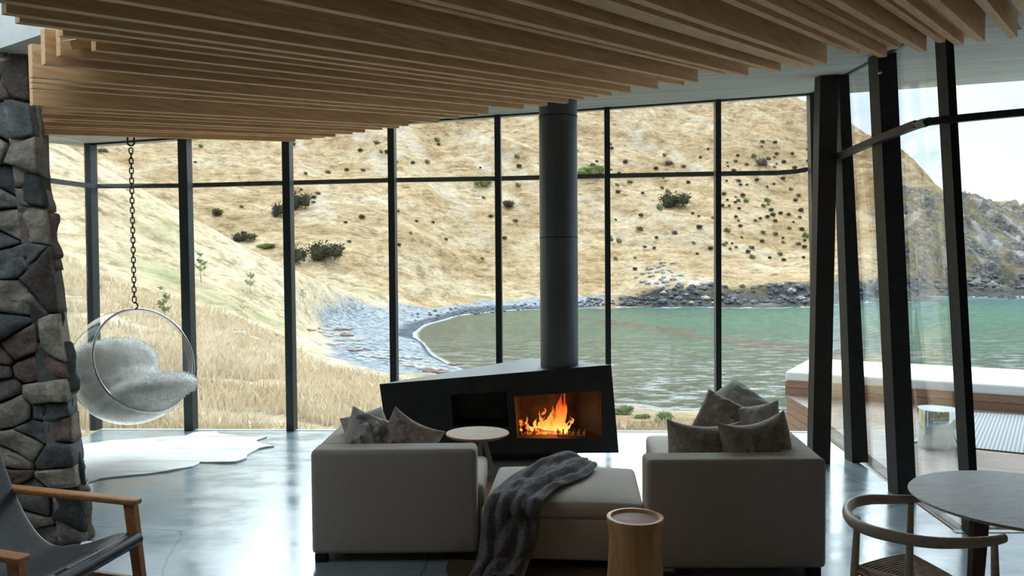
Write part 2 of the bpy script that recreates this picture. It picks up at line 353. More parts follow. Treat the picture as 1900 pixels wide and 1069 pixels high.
beachish = sstep(570, 620, PX) * (1 - sstep(1050, 1150, PX)) * sstep(3.4, 3.9, KK) * (1 - sstep(6.6, 7.2, KK))
n1 = fbm(XX / 26, YY / 34, 5, 3)
dZ = n1 * ramp * 2.0
# ridges and gullies running down the big hill
n2 = fbm((XX + YY * .35) / 30 + 5, (YY - XX * .2) / 70, 4, 11, True)
dZ += hill * (n2 - .15) * 13.0 * np.interp(KK, [9, 9.8, 10.6, 11, 12], [0, .6, 1, .25, 1])
dZ += hill * fbm(XX / 7, YY / 7, 4, 21) * 1.1
# terracettes (sheep tracks)
tr = np.abs(((ZZ + dZ + fbm(XX / 18, YY / 18, 3, 31) * 5) / 2.6) % 1 - .5)
dZ += hill * (tr - .25) * .55
dZ += (1 - hill) * fbm(XX / 3.2, YY / 3.2, 4, 41) * .35 * np.interp(KK, [0, 1, 2, 3, 12], [0, 0, .5, 1, 1]) * (1 - beachish * .8)
# rocks along the water on the right, cliffs at the point
rock = right * sstep(5.2, 5.6, KK) * (1 - sstep(6.7, 7.5, KK + fbm(XX / 20, YY / 20, 3, 51) * 1.2 - sstep(1630, 1720, PX) * 1.5))
cliff = sstep(1600, 1690, PX + fbm(XX / 15, YY / 15, 3, 55) * 60) * sstep(5.2, 5.6, KK) * (1 - sstep(9.9, 10.9, KK + fbm(XX / 12, YY / 12, 3, 57) * .8))
rockm = np.clip(rock + cliff, 0, 1)
rr = fbm(XX / 6, YY / 4, 5, 61, True)
dZ += rockm * np.clip(KK - 5.5, 0, 1) * (rr * 5.0 - .3) * (1 - sstep(2300, 3000, PX))
dZ += cliff * fbm(XX / 11, YY / 40, 4, 63, True) * 6
dZ *= np.interp(KK, [0, 1.2, 1.6], [0, 0, 1])
ZT = ZZ + dZ
# masks as a colour attribute: R rock, G green, B beach, A pale scree
green = np.zeros_like(ZT)
def blob(px, k, sx, sk): return np.exp(-((PX - px) / sx) ** 2 - ((KK - k) / sk) ** 2)
green += .9 * blob(440, 5.2, 110, .8) + .7 * blob(300, 6.0, 90, .6) + .7 * blob(250, 2.2, 70, .35) + .5 * blob(420, 3.8, 70, .3) + .75 * blob(120, 3.5, 60, 1.4) + .5 * blob(680, 7.2, 60, .4) + .4 * blob(900, 7.6, 70, .35) + .4 * blob(140, 2.0, 60, .5)
green = np.clip(green * .7 * (.8 + 2.6 * fbm(XX / 5, YY / 5, 3, 71)), 0, 1)
bn = fbm(XX / 8, YY / 8, 3, 81)
beach = sstep(575, 615, PX + bn * 40) * (1 - sstep(1080, 1160, PX)) * sstep(3.45, 3.75, KK + bn * .25) * (1 - sstep(6.35, 6.75, KK + bn * .5 - sstep(820, 900, PX) * .8))
beach = np.clip(beach + sstep(1080, 1200, PX) * (KK < 5) * sstep(2.6, 3.2, KK), 0, 1)
scree = np.clip(1.6 * blob(1245, 7.9, 60, .45) * (.7 + 2.5 * fbm(XX / 3, YY / 3, 3, 91)) + hill * sstep(.12, .30, fbm((XX + YY * .4) / 9, (YY - XX * .2) / 45, 5, 95)) * .65 * np.clip(.5 + 2.2 * fbm(XX / 4, YY / 4, 3, 96), 0, 1), 0, 1)
scree = np.clip(scree + rockm * sstep(.15, .4, fbm(XX / 7, YY / 7, 3, 99)), 0, 1)
nu, nk = ZT.shape
verts = np.stack([XX, YY, ZT], 2).reshape(-1, 3)
idx = np.arange(nu * nk).reshape(nu, nk)
faces = np.stack([idx[:-1, :-1], idx[1:, :-1], idx[1:, 1:], idx[:-1, 1:]], 2).reshape(-1, 4)
me = bpy.data.meshes.new('hillside')
def fastmesh(me, verts, faces):
    me.vertices.add(len(verts)); me.vertices.foreach_set('co', verts.astype(np.float32).ravel())
    me.loops.add(faces.size); me.loops.foreach_set('vertex_index', faces.astype(np.int32).ravel())
    me.polygons.add(len(faces)); me.polygons.foreach_set('loop_start', (np.arange(len(faces)) * faces.shape[1]).astype(np.int32))
    me.polygons.foreach_set('use_smooth', np.ones(len(faces), bool)); me.update(calc_edges=True)
fastmesh(me, verts, faces)
at = me.color_attributes.new('mask', 'FLOAT_COLOR', 'POINT')
at.data.foreach_set('color', np.stack([rockm, green, beach, scree], 2).astype(np.float32).ravel())
az = me.color_attributes.new('zone', 'FLOAT_COLOR', 'POINT')
brownz = sstep(1330, 1600, PX) * hill
zone = (1 - sstep(6.9, 7.3, KK)) * (1 - sstep(700, 800, PX))
az.data.foreach_set('color', np.stack([zone, brownz, zone * 0, zone * 0 + 1], 2).astype(np.float32).ravel())
TBVH = BVHTree.FromPolygons([tuple(v) for v in verts.tolist()], faces.tolist())
def hit(px, py):
    d = ray(px, py).normalized()
    h = TBVH.ray_cast(EYE, d, 1500); return h[0]
def ground(x, y):
    h = TBVH.ray_cast(Vector((x, y, 300)), Vector((0, 0, -1)), 600); return h[0].z if h[0] else -5

# terrain material
m, nt, p = nodes('dry_grass_and_rock'); N = nt.nodes; L = nt.links
at_ = N.new('ShaderNodeAttribute'); at_.attribute_name = 'mask'; sp = N.new('ShaderNodeSeparateColor'); L.new(at_.outputs['Color'], sp.inputs[0])
geo = N.new('ShaderNodeNewGeometry')
def tex(scale, detail=6, stretch=(1, 1, 1), rough=.6):
    mp = N.new('ShaderNodeMapping'); mp.inputs['Scale'].default_value = stretch; L.new(geo.outputs['Position'], mp.inputs[0])
    n = N.new('ShaderNodeTexNoise'); n.inputs['Scale'].default_value = scale; n.inputs['Detail'].default_value = detail; n.inputs['Roughness'].default_value = rough
    L.new(mp.outputs[0], n.inputs['Vector']); return n
def ramp_(fac, stops):
    r = N.new('ShaderNodeValToRGB'); e = r.color_ramp.elements
    while len(e) < len(stops): e.new(.5)
    for i, (q, c) in enumerate(stops): e[i].position = q; e[i].color = (*c, 1)
    L.new(fac, r.inputs[0]); return r.outputs[0]
def mix_(f, a, b, mode='MIX'):
    x = N.new('ShaderNodeMix'); x.data_type = 'RGBA'; x.blend_type = mode
    if isinstance(f, float): x.inputs[0].default_value = f
    else: L.new(f, x.inputs[0])
    L.new(a, x.inputs[6]) if not isinstance(a, tuple) else setattr(x.inputs[6], 'default_value', (*a, 1))
    L.new(b, x.inputs[7]) if not isinstance(b, tuple) else setattr(x.inputs[7], 'default_value', (*b, 1))
    return x.outputs[2]
big = tex(.09, 6, (1, 1, 2)); fine = tex(1.1, 9, (1, 1, 2.5), .75)
g1 = ramp_(big.outputs['Fac'], [(.32, (.37, .265, .15)), (.5, (.49, .37, .235)), (.68, (.57, .48, .35))])
mid = tex(.33, 8, (1, 1, 2.2), .72)
g2 = mix_(1.0, ramp_(fine.outputs['Fac'], [(.3, (.36, .30, .22)), (.46, (.90, .87, .8)), (.62, (1.1, 1.08, 1.02))]), ramp_(mid.outputs['Fac'], [(.36, (.50, .43, .34)), (.46, (.90, .87, .82)), (.6, (1.16, 1.16, 1.14))]), 'MULTIPLY')
grass = mix_(1.0, g1, g2, 'MULTIPLY')
gn = tex(1.3, 5)
gr = ramp_(gn.outputs['Fac'], [(.3, (.20, .215, .08)), (.7, (.38, .385, .18))])
def math_(op, a, b):
    x = N.new('ShaderNodeMath'); x.operation = op; x.use_clamp = True
    for i, v in enumerate((a, b)):
        if isinstance(v, (int, float)): x.inputs[i].default_value = v
        else: L.new(v, x.inputs[i])
    return x.outputs[0]
zat = N.new('ShaderNodeAttribute'); zat.attribute_name = 'zone'; zs = N.new('ShaderNodeSeparateColor'); L.new(zat.outputs['Color'], zs.inputs[0])
grass = mix_(math_('MULTIPLY', zs.outputs[0], .8), grass, mix_(1.0, ramp_(big.outputs['Fac'], [(.3, (.62, .50, .355)), (.7, (.77, .67, .525))]), g2, 'MULTIPLY'))
grass = mix_(math_('MULTIPLY', zs.outputs[1], .75), grass, mix_(1.0, grass, (.74, .68, .60), 'MULTIPLY'))
c = mix_(math_('MULTIPLY', sp.outputs[1], .75), grass, gr)
c = mix_(math_('MULTIPLY', at_.outputs['Alpha'], .7), c, ramp_(fine.outputs['Fac'], [(.35, (.42, .36, .29)), (.6, (.72, .67, .58))]))
vor = N.new('ShaderNodeTexVoronoi'); vor.inputs['Scale'].default_value = 2.6; L.new(geo.outputs['Position'], vor.inputs['Vector'])
vs_ = N.new('ShaderNodeSeparateColor'); L.new(vor.outputs['Color'], vs_.inputs[0])
peb = ramp_(vs_.outputs[0], [(.0, (.12, .135, .15)), (.5, (.27, .30, .325)), (1, (.46, .47, .47))])
wet = N.new('ShaderNodeSeparateXYZ'); L.new(geo.outputs['Position'], wet.inputs[0])
wm = N.new('ShaderNodeMapRange'); wm.inputs['From Min'].default_value = -5.75; wm.inputs['From Max'].default_value = -5.6; L.new(wet.outputs[2], wm.inputs['Value'])
peb = mix_(wm.outputs[0], mix_(1.0, peb, (.33, .36, .4), 'MULTIPLY'), peb)
c = mix_(sp.outputs[2], c, peb)
rn_ = tex(.8, 9, (1, 1, 1.5), .7)
rk = ramp_(rn_.outputs['Fac'], [(.32, (.025, .028, .032)), (.48, (.12, .12, .12)), (.62, (.30, .27, .23)), (.75, (.5, .47, .42))])
sc2 = N.new('ShaderNodeMapRange'); sc2.inputs['From Min'].default_value = .25; sc2.inputs['From Max'].default_value = .6; L.new(sp.outputs[0], sc2.inputs['Value'])
rk = mix_(math_('MULTIPLY', at_.outputs['Alpha'], .5), rk, (.62, .6, .55))
rgn = tex(.16, 5); rk = mix_(ramp_(rgn.outputs['Fac'], [(.47, (0, 0, 0)), (.6, (.7, .7, .7))]), rk, mix_(.5, grass, (.16, .15, .07)))
dk = N.new('ShaderNodeMapRange'); dk.inputs['From Min'].default_value = -5.2; dk.inputs['From Max'].default_value = -1.5; L.new(wet.outputs[2], dk.inputs['Value'])
rk = mix_(dk.outputs[0], mix_(1.0, rk, (.38, .42, .46), 'MULTIPLY'), rk)
c = mix_(sc2.outputs[0], c, rk)
L.new(c, p.inputs['Base Color']); p.inputs['Roughness'].default_value = 1; p.inputs['Specular IOR Level'].default_value = .08
bp = N.new('ShaderNodeBump'); bp.inputs['Strength'].default_value = .7; bp.inputs['Distance'].default_value = .5; L.new(fine.outputs['Fac'], bp.inputs['Height']); L.new(bp.outputs[0], p.inputs['Normal'])
me.materials.append(m); M['land'] = m
lo_ = bpy.data.objects.new('ground_hillside', me); COL.objects.link(lo_)
tag(lo_, 'dry golden grass hills sloping down to the cove and its pebble beach', 'hillside', kind='structure')

# ---- sea: same bearings, carries the water's depth so foam and kelp follow the shore
sk = np.arange(0, nk, 2); su = np.arange(0, nu, 2)
sx = XX[np.ix_(su, sk)]; sy = YY[np.ix_(su, sk)]; sz = ZT[np.ix_(su, sk)]; skk = KK[np.ix_(su, sk)]; spx = PX[np.ix_(su, sk)]
keep = skk[0] >= 2.9
sx, sy, sz, skk, spx = [a[:, keep] for a in (sx, sy, sz, skk, spx)]
n_u, n_k = sx.shape
# one more row far out
sx = np.concatenate([sx, sx[:, -1:] * 6], 1); sy = np.concatenate([sy, sy[:, -1:] * 6], 1)
sz = np.concatenate([sz, sz[:, -1:] * 0 - 9], 1); skk = np.concatenate([skk, skk[:, -1:]], 1); spx = np.concatenate([spx, spx[:, -1:]], 1); n_k += 1
depth = np.clip((SEA - sz), 0, 4)
far = np.clip((sy - 35) / 120, 0, 1)
kelp = 1.3 * np.exp(-((sy - (100 + fbm(sx / 5, sy / 5, 3, 5) * 7 - (sx - 12.9) * 2.6)) / 4.5) ** 2) * sstep(5, 11, sx) * (1 - sstep(24, 29, sx))
kelp = kelp + .5 * np.exp(-((sy - (122 + fbm(sx / 9, sy / 9, 3, 6) * 16)) / 5) ** 2) * sstep(6, 14, sx) * (1 - sstep(30, 44, sx))
sv = np.stack([sx, sy, np.full_like(sx, SEA)], 2).reshape(-1, 3); ix = np.arange(n_u * n_k).reshape(n_u, n_k)
sf = np.stack([ix[:-1, :-1], ix[1:, :-1], ix[1:, 1:], ix[:-1, 1:]], 2).reshape(-1, 4)
ms = bpy.data.meshes.new('sea'); fastmesh(ms, sv, sf)
at2 = ms.color_attributes.new('mask', 'FLOAT_COLOR', 'POINT')
at2.data.foreach_set('color', np.stack([depth / 4, far, np.clip(kelp, 0, 1), np.ones_like(far)], 2).astype(np.float32).ravel())
m, nt, p = nodes('sea_water'); N = nt.nodes; L = nt.links
at_ = N.new('ShaderNodeAttribute'); at_.attribute_name = 'mask'; sp = N.new('ShaderNodeSeparateColor'); L.new(at_.outputs['Color'], sp.inputs[0]); geo = N.new('ShaderNodeNewGeometry')
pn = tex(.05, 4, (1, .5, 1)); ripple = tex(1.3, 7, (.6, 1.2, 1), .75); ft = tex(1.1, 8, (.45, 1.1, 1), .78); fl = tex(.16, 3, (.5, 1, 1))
nearc = ramp_(pn.outputs['Fac'], [(.35, (.16, .16, .08)), (.65, (.11, .19, .09))])
midc = ramp_(pn.outputs['Fac'], [(.35, (.13, .29, .14)), (.65, (.08, .28, .16))])
farc = ramp_(pn.outputs['Fac'], [(.35, (.02, .20, .17)), (.65, (.015, .17, .19))])
wn_ = math_('ADD', sp.outputs[1], math_('MULTIPLY', fl.outputs['Fac'], .12))
mr = N.new('ShaderNodeMapRange'); mr.inputs['From Min'].default_value = .2; mr.inputs['From Max'].default_value = .62; L.new(wn_, mr.inputs['Value'])
mr2 = N.new('ShaderNodeMapRange'); mr2.inputs['From Min'].default_value = .75; mr2.inputs['From Max'].default_value = 1.0; L.new(wn_, mr2.inputs['Value'])
c = mix_(mr.outputs[0], nearc, midc); c = mix_(mr2.outputs[0], c, farc)
sxyz = N.new('ShaderNodeSeparateXYZ'); L.new(geo.outputs['Position'], sxyz.inputs[0])
ml = N.new('ShaderNodeMapRange'); ml.inputs['From Min'].default_value = 18; ml.inputs['From Max'].default_value = -8; L.new(sxyz.outputs[0], ml.inputs['Value'])
c = mix_(math_('MULTIPLY', ml.outputs[0], .8), c, (.17, .155, .09))
c = mix_(math_('MULTIPLY', sp.outputs[2], math_('MULTIPLY', fl.outputs['Fac'], 1.7)), c, (.24, .10, .06))
# foam: a line where the water is a few centimetres deep, and streaks close in front of the house that also paint white glints
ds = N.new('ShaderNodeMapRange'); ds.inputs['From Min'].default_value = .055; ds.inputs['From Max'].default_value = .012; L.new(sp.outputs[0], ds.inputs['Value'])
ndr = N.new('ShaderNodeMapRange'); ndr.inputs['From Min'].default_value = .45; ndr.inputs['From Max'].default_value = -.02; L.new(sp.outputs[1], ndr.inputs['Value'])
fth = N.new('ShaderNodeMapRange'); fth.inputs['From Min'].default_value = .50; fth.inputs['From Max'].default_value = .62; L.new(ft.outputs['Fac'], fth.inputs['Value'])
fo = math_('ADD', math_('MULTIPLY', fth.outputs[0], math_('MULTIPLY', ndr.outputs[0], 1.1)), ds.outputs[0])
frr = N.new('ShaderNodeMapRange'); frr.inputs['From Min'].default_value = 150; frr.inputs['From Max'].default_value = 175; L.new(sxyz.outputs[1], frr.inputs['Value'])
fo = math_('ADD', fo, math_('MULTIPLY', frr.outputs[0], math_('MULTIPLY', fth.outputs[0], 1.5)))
c = mix_(1.0, c, ramp_(ripple.outputs['Fac'], [(.36, (.30, .36, .34)), (.5, (.6, .62, .6)), (.64, (1.1, 1.1, 1.05))]), 'MULTIPLY')  # sky reflection and darker depth tone of the wave facets painted into the colour
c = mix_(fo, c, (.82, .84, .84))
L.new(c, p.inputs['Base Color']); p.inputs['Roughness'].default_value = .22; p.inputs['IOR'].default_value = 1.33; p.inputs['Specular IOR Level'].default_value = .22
bp = N.new('ShaderNodeBump'); bp.inputs['Strength'].default_value = 1.0; bp.inputs['Distance'].default_value = .8; L.new(ripple.outputs['Fac'], bp.inputs['Height']); L.new(bp.outputs[0], p.inputs['Normal'])
ms.materials.append(m)
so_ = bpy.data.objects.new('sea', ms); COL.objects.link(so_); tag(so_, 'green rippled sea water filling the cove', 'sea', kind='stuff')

# ---- bushes
def leafmat(name, a, b): return mat(name, a, b, .9, 3, spec=.1, detail=3)
M['leaf_dark'] = leafmat('dark_scrub_leaf', (.085, .085, .045), (.04, .045, .028))
M['leaf_green'] = leafmat('green_scrub_leaf', (.20, .27, .09), (.10, .15, .045))
M['leaf_grey'] = leafmat('grey_scrub_leaf', (.19, .17, .13), (.11, .10, .08))
M['leaf_sap'] = leafmat('sapling_leaf', (.28, .33, .15), (.17, .22, .09))
M['twig'] = mat('grey_twig', (.38, .34, .29), (.25, .22, .18), .9, 8)
def bushmesh(name, seed, lobes, nleaf, leaf, matl):
    rnd = random.Random(seed); mb = MB()
    L_ = [(Vector((rnd.uniform(-.5, .5), rnd.uniform(-.35, .35), rnd.uniform(.28, .55))), rnd.uniform(.28, .45)) for _ in range(lobes)]
    for c, r in L_:                                    # dense twiggy heart of each lobe
        vs = []; fs = []; n = 7
        for i in range(n + 1):
            for j in range(10):
                th = math.pi * i / n; ph = 2 * math.pi * j / 10
                d = Vector((math.sin(th) * math.cos(ph), math.sin(th) * math.sin(ph), math.cos(th) * .8))
                vs.append(c + d * r * (.62 + .3 * mn.noise(d * 3 + c * 5)))
        for i in range(n):
            for j in range(10): fs.append((i * 10 + j, i * 10 + (j + 1) % 10, (i + 1) * 10 + (j + 1) % 10, (i + 1) * 10 + j))
        mb.add(vs, fs)
    for _ in range(nleaf):
        c, r = rnd.choice(L_); d = Vector((rnd.gauss(0, 1), rnd.gauss(0, 1), rnd.gauss(0, 1))).normalized(); d.z *= .85
        q = c + d * r * rnd.uniform(.6, 1.2)
        if q.z < 0: q.z = rnd.uniform(0, .1)
        e = Vector((rnd.gauss(0, 1), rnd.gauss(0, 1), rnd.gauss(0, 1))).normalized(); g = e.cross(d).normalized()
        s = leaf * rnd.uniform(.6, 1.3)
        mb.add([q - e * s, q + g * s * .5, q + e * s, q - g * s * .5], [(0, 1, 2, 3)])
    me = bpy.data.meshes.new(name); me.from_pydata(mb.v, [], mb.f); me.materials.append(matl); return me
BM = [bushmesh('scrub_a', 1, 3, 420, .085, M['leaf_dark']), bushmesh('scrub_b', 2, 4, 420, .075, M['leaf_grey']), bushmesh('scrub_c', 3, 3, 420, .085, M['leaf_green']),
      bushmesh('scrub_big', 4, 7, 900, .06, M['leaf_dark']), bushmesh('scrub_big_green', 5, 7, 900, .06, M['leaf_green'])]
PLACED = []
def free(h, r):
    if any((h.x - q[0]) ** 2 + (h.y - q[1]) ** 2 < (r + q[2]) ** 2 for q in PLACED): return False
    PLACED.append((h.x, h.y, r)); return True
def bush(px, py, wpx, hpx, mi, label=None, group=None, name='scrub_bush'):
    h = hit(px, py)
    if h is None or h.y < 60: return None
    s = wpx / FPX * h.y / 1.35; sh = hpx / FPX * h.y / .95
    if not free(h, s * .8): return None
    o = bpy.data.objects.new(name, BM[mi]); COL.objects.link(o); o.location = (h.x, h.y, h.z - .12 * sh); o.scale = (s, s, sh)
    o.rotation_euler.z = random.uniform(-.5, .5)
    return tag(o, label, 'bush', group)
BIG = [
 (1099, 326, 48, 28, 4, 'bright green round bush on the hill just right of the flue'),
 (1255, 384, 52, 36, 3, 'large dark bush alone on the hill between the two right mullions'),
 (557, 388, 40, 42, 3, 'tall dark bush on the hill just right of the fourth mullion'),
 (520, 402, 26, 34, 3, 'dark upright bush on the hill just left of the same dark pair'),
 (408, 402, 24, 20, 0, 'round dark bush high above the foreground ridge'),
 (456, 447, 42, 20, 3, 'dark spreading bush right behind the foreground ridge line'),
 (495, 460, 32, 12, 4, 'low bright green bush beside the ridge line'),
 (608, 482, 62, 44, 3, 'largest dark windswept bush above the beach end of the valley'),
 (552, 490, 36, 44, 3, 'dark bush with bare twigs below it next to the largest one'),
 (897, 344, 30, 24, 4, 'green topped bush crossed by the transom left of the flue'),
 (948, 386, 26, 20, 0, 'dark bush between the flue and the mullion left of it'),
 (1225, 390, 14, 14, 2, 'small green bush close left of the large lone bush'),
 (1410, 308, 30, 22, 1, 'grey bush near the skyline left of the steel column'),
 (1240, 306, 26, 12, 1, 'flat grey bush high on the hill above the large lone bush'),
 (188, 283, 20, 12, 1, 'grey bush just under the soffit above the hanging chair chain'),
]
for px, py, w_, h_, mi, lab in BIG: bush(px, py, w_, h_, mi, lab, 'larger bushes on the hillside')
rnd = random.Random(12); spots = [(697, 268), (720, 285), (645, 318), (607, 322), (672, 318), (670, 282), (955, 412), (674, 406), (1185, 428), (1150, 450), (1195, 460), (1250, 435), (1256, 432), (1215, 462),
  (1425, 375), (1350, 430), (1440, 412), (1465, 425), (1385, 375), (1345, 362), (1480, 455), (1390, 470), (1380, 365), (1450, 398), (1300, 425), (960, 293), (812, 262), (1465, 400), (1495, 440)]
for i in range(175):
    x_ = rnd.choice([rnd.uniform(350, 1500), rnd.uniform(1100, 1510), rnd.uniform(1340, 1500)])
    spots.append((x_, rnd.uniform(255, 300) + rnd.random() ** 1.3 * 210))
n_b = 0
for i, (x_, y_) in enumerate(spots):
    ridge = np.interp(x_, [170, 250, 340, 430, 530, 620, 700, 750], [295, 345, 395, 440, 490, 525, 550, 400])
    if x_ < 720 and y_ > ridge - 14: continue
    s_ = rnd.uniform(6, 13) * (1.25 if i < 29 else 1)
    where = 'left of the flue' if x_ < 1035 else 'between the flue and the last back mullion' if x_ < 1332 else 'right of the last back mullion'
    kd = rnd.choice([0, 0, 1, 2])
    tone = ('dark', 'grey', 'green')[kd]
    bush(x_, y_, s_, s_ * .75, kd, 'small %s scrub bush on the dry hillside %s' % (tone, where), 'small %s scrub bushes on the hillside %s' % (tone, where))

# ---- boulders along the waterline
M['boulder'] = mat('shore_boulder', (.20, .205, .21), (.045, .05, .055), .9, 2.2, bump=.5, bdist=.1)
M['boulder_pale'] = mat('lichen_boulder', (.50, .48, .42), (.17, .165, .15), .9, 2.5, bump=.5, bdist=.1, lo=.4, hi=.55)
def rockmesh(name, seed, mt):
    bm = bmesh.new(); bmesh.ops.create_icosphere(bm, subdivisions=3, radius=.5)
    for v in bm.verts:
        n = mn.noise(v.co * 2.2 + Vector((seed, 0, 0))) * .45 + mn.noise(v.co * 5 + Vector((seed, 3, 0))) * .18
        v.co *= (1 + n); v.co.z *= .75
    me = bpy.data.meshes.new(name); bm.to_mesh(me); bm.free(); me.materials.append(mt); return me
RM = [rockmesh('boulder_a', 1, M['boulder']), rockmesh('boulder_b', 5, M['boulder']), rockmesh('boulder_c', 9, M['boulder']), rockmesh('boulder_d', 14, M['boulder_pale'])]
def rockat(px, py, wpx, mi, label, group):
    h = hit(px, py)
    if h is None or h.z < SEA - .7: return
    s = wpx / FPX * h.y
    if not free(h, s * .56): return
    o = bpy.data.objects.new('boulder', RM[mi]); COL.objects.link(o); o.location = (h.x, h.y, max(h.z, SEA + .02) + s * .12); o.scale = (s, s * .9, s * .8)
    o.rotation_euler = (0, 0, rnd.uniform(0, 6)); tag(o, label, 'boulder', group)
for i in range(420):
    x_ = rnd.uniform(1070, 1505); y_ = 563 - rnd.random() ** 1.6 * (12 if x_ < 1250 else 36) + (1250 - min(x_, 1250)) * .03
    rockat(x_, y_, rnd.uniform(5, 13) * (1 if x_ < 1230 else 1.4), rnd.choice([0, 1, 2, 2, 3] if x_ > 1280 else [0, 1, 2]), 'dark boulder in the rocky band along the far waterline', 'boulders along the far waterline')
for i in range(130):
    t = rnd.random(); x_ = 760 + t * 310; y_ = 590 - 25 * t + rnd.uniform(-12, 8) * (1 - .5 * t)
    rockat(x_, y_, rnd.uniform(3, 8), rnd.choice([0, 1, 2]), 'dark stone strewn on the back of the pebble beach', 'stones on the back of the pebble beach')
for i in range(60):
    rockat(rnd.gauss(1228, 22), rnd.gauss(520, 13), rnd.uniform(7, 15), 3, 'pale lichen-covered rock in the outcrop above the water', 'pale rocks of the outcrop')
for i in range(120):
    x_ = rnd.uniform(1560, 1900); rockat(x_, 548 - sstep(1560, 1800, x_) * 8 - rnd.random() ** 1.5 * 26, rnd.uniform(8, 18), rnd.choice([0, 1, 2]), 'dark boulder at the foot of the far cliff', 'boulders at the foot of the far cliff')
# ---- driftwood
M['drift_grey'] = mat('silvered_driftwood', (.62, .60, .56), (.40, .38, .35), .9, 9)
M['drift_red'] = mat('red_brown_driftwood', (.30, .17, .13), (.2, .11, .085), .9, 9)
def logmesh(name, seed, mt):
    r_ = random.Random(seed); mb = MB(); pts = [Vector((-.5 + i / 6, r_.uniform(-.03, .03), r_.uniform(-.02, .03))) for i in range(7)]
    mb.tube(pts, [.035, .045, .05, .048, .042, .035, .02], 7); mb.tube([pts[3], pts[3] + Vector((.1, .12, .06))], [.02, .01], 5)
    me = bpy.data.meshes.new(name); me.from_pydata(mb.v, [], mb.f); me.materials.append(mt); return me
LM = [logmesh('log_a', 1, M['drift_grey']), logmesh('log_b', 2, M['drift_grey']), logmesh('log_c', 3, M['drift_red'])]
for i in range(500):
    t = rnd.random()
    x_ = np.interp(t, [0, .35, .6, 1], [610, 640, 720, 840]) + rnd.gauss(0, 14); y_ = np.interp(t, [0, .35, .6, 1], [610, 640, 660, 692]) + rnd.gauss(0, 7 if t < .6 else 3)
    h = hit(x_, y_)
    if h is None or not (40 < h.y < 110): continue
    mi = rnd.choice([0, 1, 0, 1, 2])
    if not free(h, .85): continue
    o = bpy.data.objects.new('driftwood', LM[mi]); COL.objects.link(o)
    s = rnd.uniform(1.0, 2.6); o.location = h + Vector((0, 0, s * .03)); o.scale = (s, s, s); o.rotation_euler = (0, rnd.uniform(-.08, .08), rnd.uniform(-.9, .9) - .4)
    tag(o, 'red-brown driftwood branch in the tideline at the back of the beach' if mi == 2 else 'silvered driftwood log in the tideline at the back of the beach', 'driftwood',
        'red-brown driftwood' if mi == 2 else 'silvered driftwood')

# ---- saplings in the foreground grass
def sapling(px, py, hpx, wpx, seed, label, leafm='leaf_sap', dense=260):
    h = hit(px, py)
    if h is None: return
    rnd_ = random.Random(seed); hh = hpx / FPX * h.y; ww = wpx / FPX * h.y / 2; base = h - Vector((0, 0, .05))
    t = empty('sapling', base, label, 'sapling')
    st = MB(); pts = [base + Vector((math.sin(i * 1.3 + seed) * .02 * hh, 0, hh * i / 6)) for i in range(7)]
    st.tube(pts, [hh * .018 * (1 - i / 8) for i in range(7)], 6); lf = MB()
    for b in range(14):
        z = rnd_.uniform(.3, .95); a = rnd_.uniform(0, 6.28); q = base + Vector((0, 0, hh * z)); ln = ww * (1.15 - .5 * z) * rnd_.uniform(.5, 1)
        e = q + Vector((math.cos(a) * ln, math.sin(a) * ln, ln * .6)); st.tube([q, e], [hh * .006, hh * .003], 4)
        for k in range(dense // 14):
            c_ = q.lerp(e, rnd_.uniform(.3, 1.1)) + Vector((rnd_.gauss(0, 1), rnd_.gauss(0, 1), rnd_.gauss(0, 1))) * ln * .16
            u_ = Vector((rnd_.gauss(0, 1), rnd_.gauss(0, 1), rnd_.gauss(0, 1))).normalized(); w2 = u_.orthogonal(); s = hh * .03 * rnd_.uniform(.7, 1.4)
            lf.add([c_ - u_ * s, c_ + w2 * s * .5, c_ + u_ * s, c_ - w2 * s * .5], [(0, 1, 2, 3)])
    st.build('stem', M['twig'], t); lf.build('foliage', M[leafm], t, smooth=False)
sapling(306, 602, 70, 30, 1, 'slender grey-green sapling beside the right side of the hanging chair')
sapling(373, 524, 56, 24, 2, 'sapling in the grass just right of the second mullion')
sapling(465, 546, 40, 26, 3, 'thin leafy sapling in the green patch of the slope')
sapling(448, 582, 22, 26, 4, 'low bright green sapling in the slope grass', 'leaf_green', 120)
sapling(562, 562, 26, 16, 5, 'small bright green sapling just right of the third mullion', 'leaf_green', 120)
sapling(484, 572, 14, 14, 6, 'tiny green seedling in the middle of the slope', 'leaf_green', 80)
sapling(180, 552, 28, 30, 7, 'green sapling behind the corner mullion on the left', 'leaf_green', 150)
# ---- shrubs on the bank right below the floor
for px, py, wp, hp, lab in ((1156, 769, 36, 22, 'low green shrub on the bank just right of the fireplace'), (1193, 776, 26, 13, 'smallest low green shrub on the bank, between the two larger ones'), (1233, 785, 38, 26, 'bright green shrub on the bank behind the cushions of the right sofa')):
    h = hit(px, py)
    if h is None: continue
    o = bpy.data.objects.new('green_shrub', BM[4]); COL.objects.link(o); s_ = wp / FPX * h.y / 1.3; o.scale = (s_, s_, hp / FPX * h.y / .85); o.location = h - Vector((0, 0, .03)); o.rotation_euler.z = px
    tag(o, lab, 'shrub')
hs = hit(438, 621)
b = MB(); b.rbox((hs.x - .45, hs.y - .12, hs.z - .02), (hs.x + .45, hs.y + .12, hs.z + .14), .02)
tag(b.build('stone_slab', M['concrete_plain']), 'small white concrete slab lying in the dry grass', 'slab')

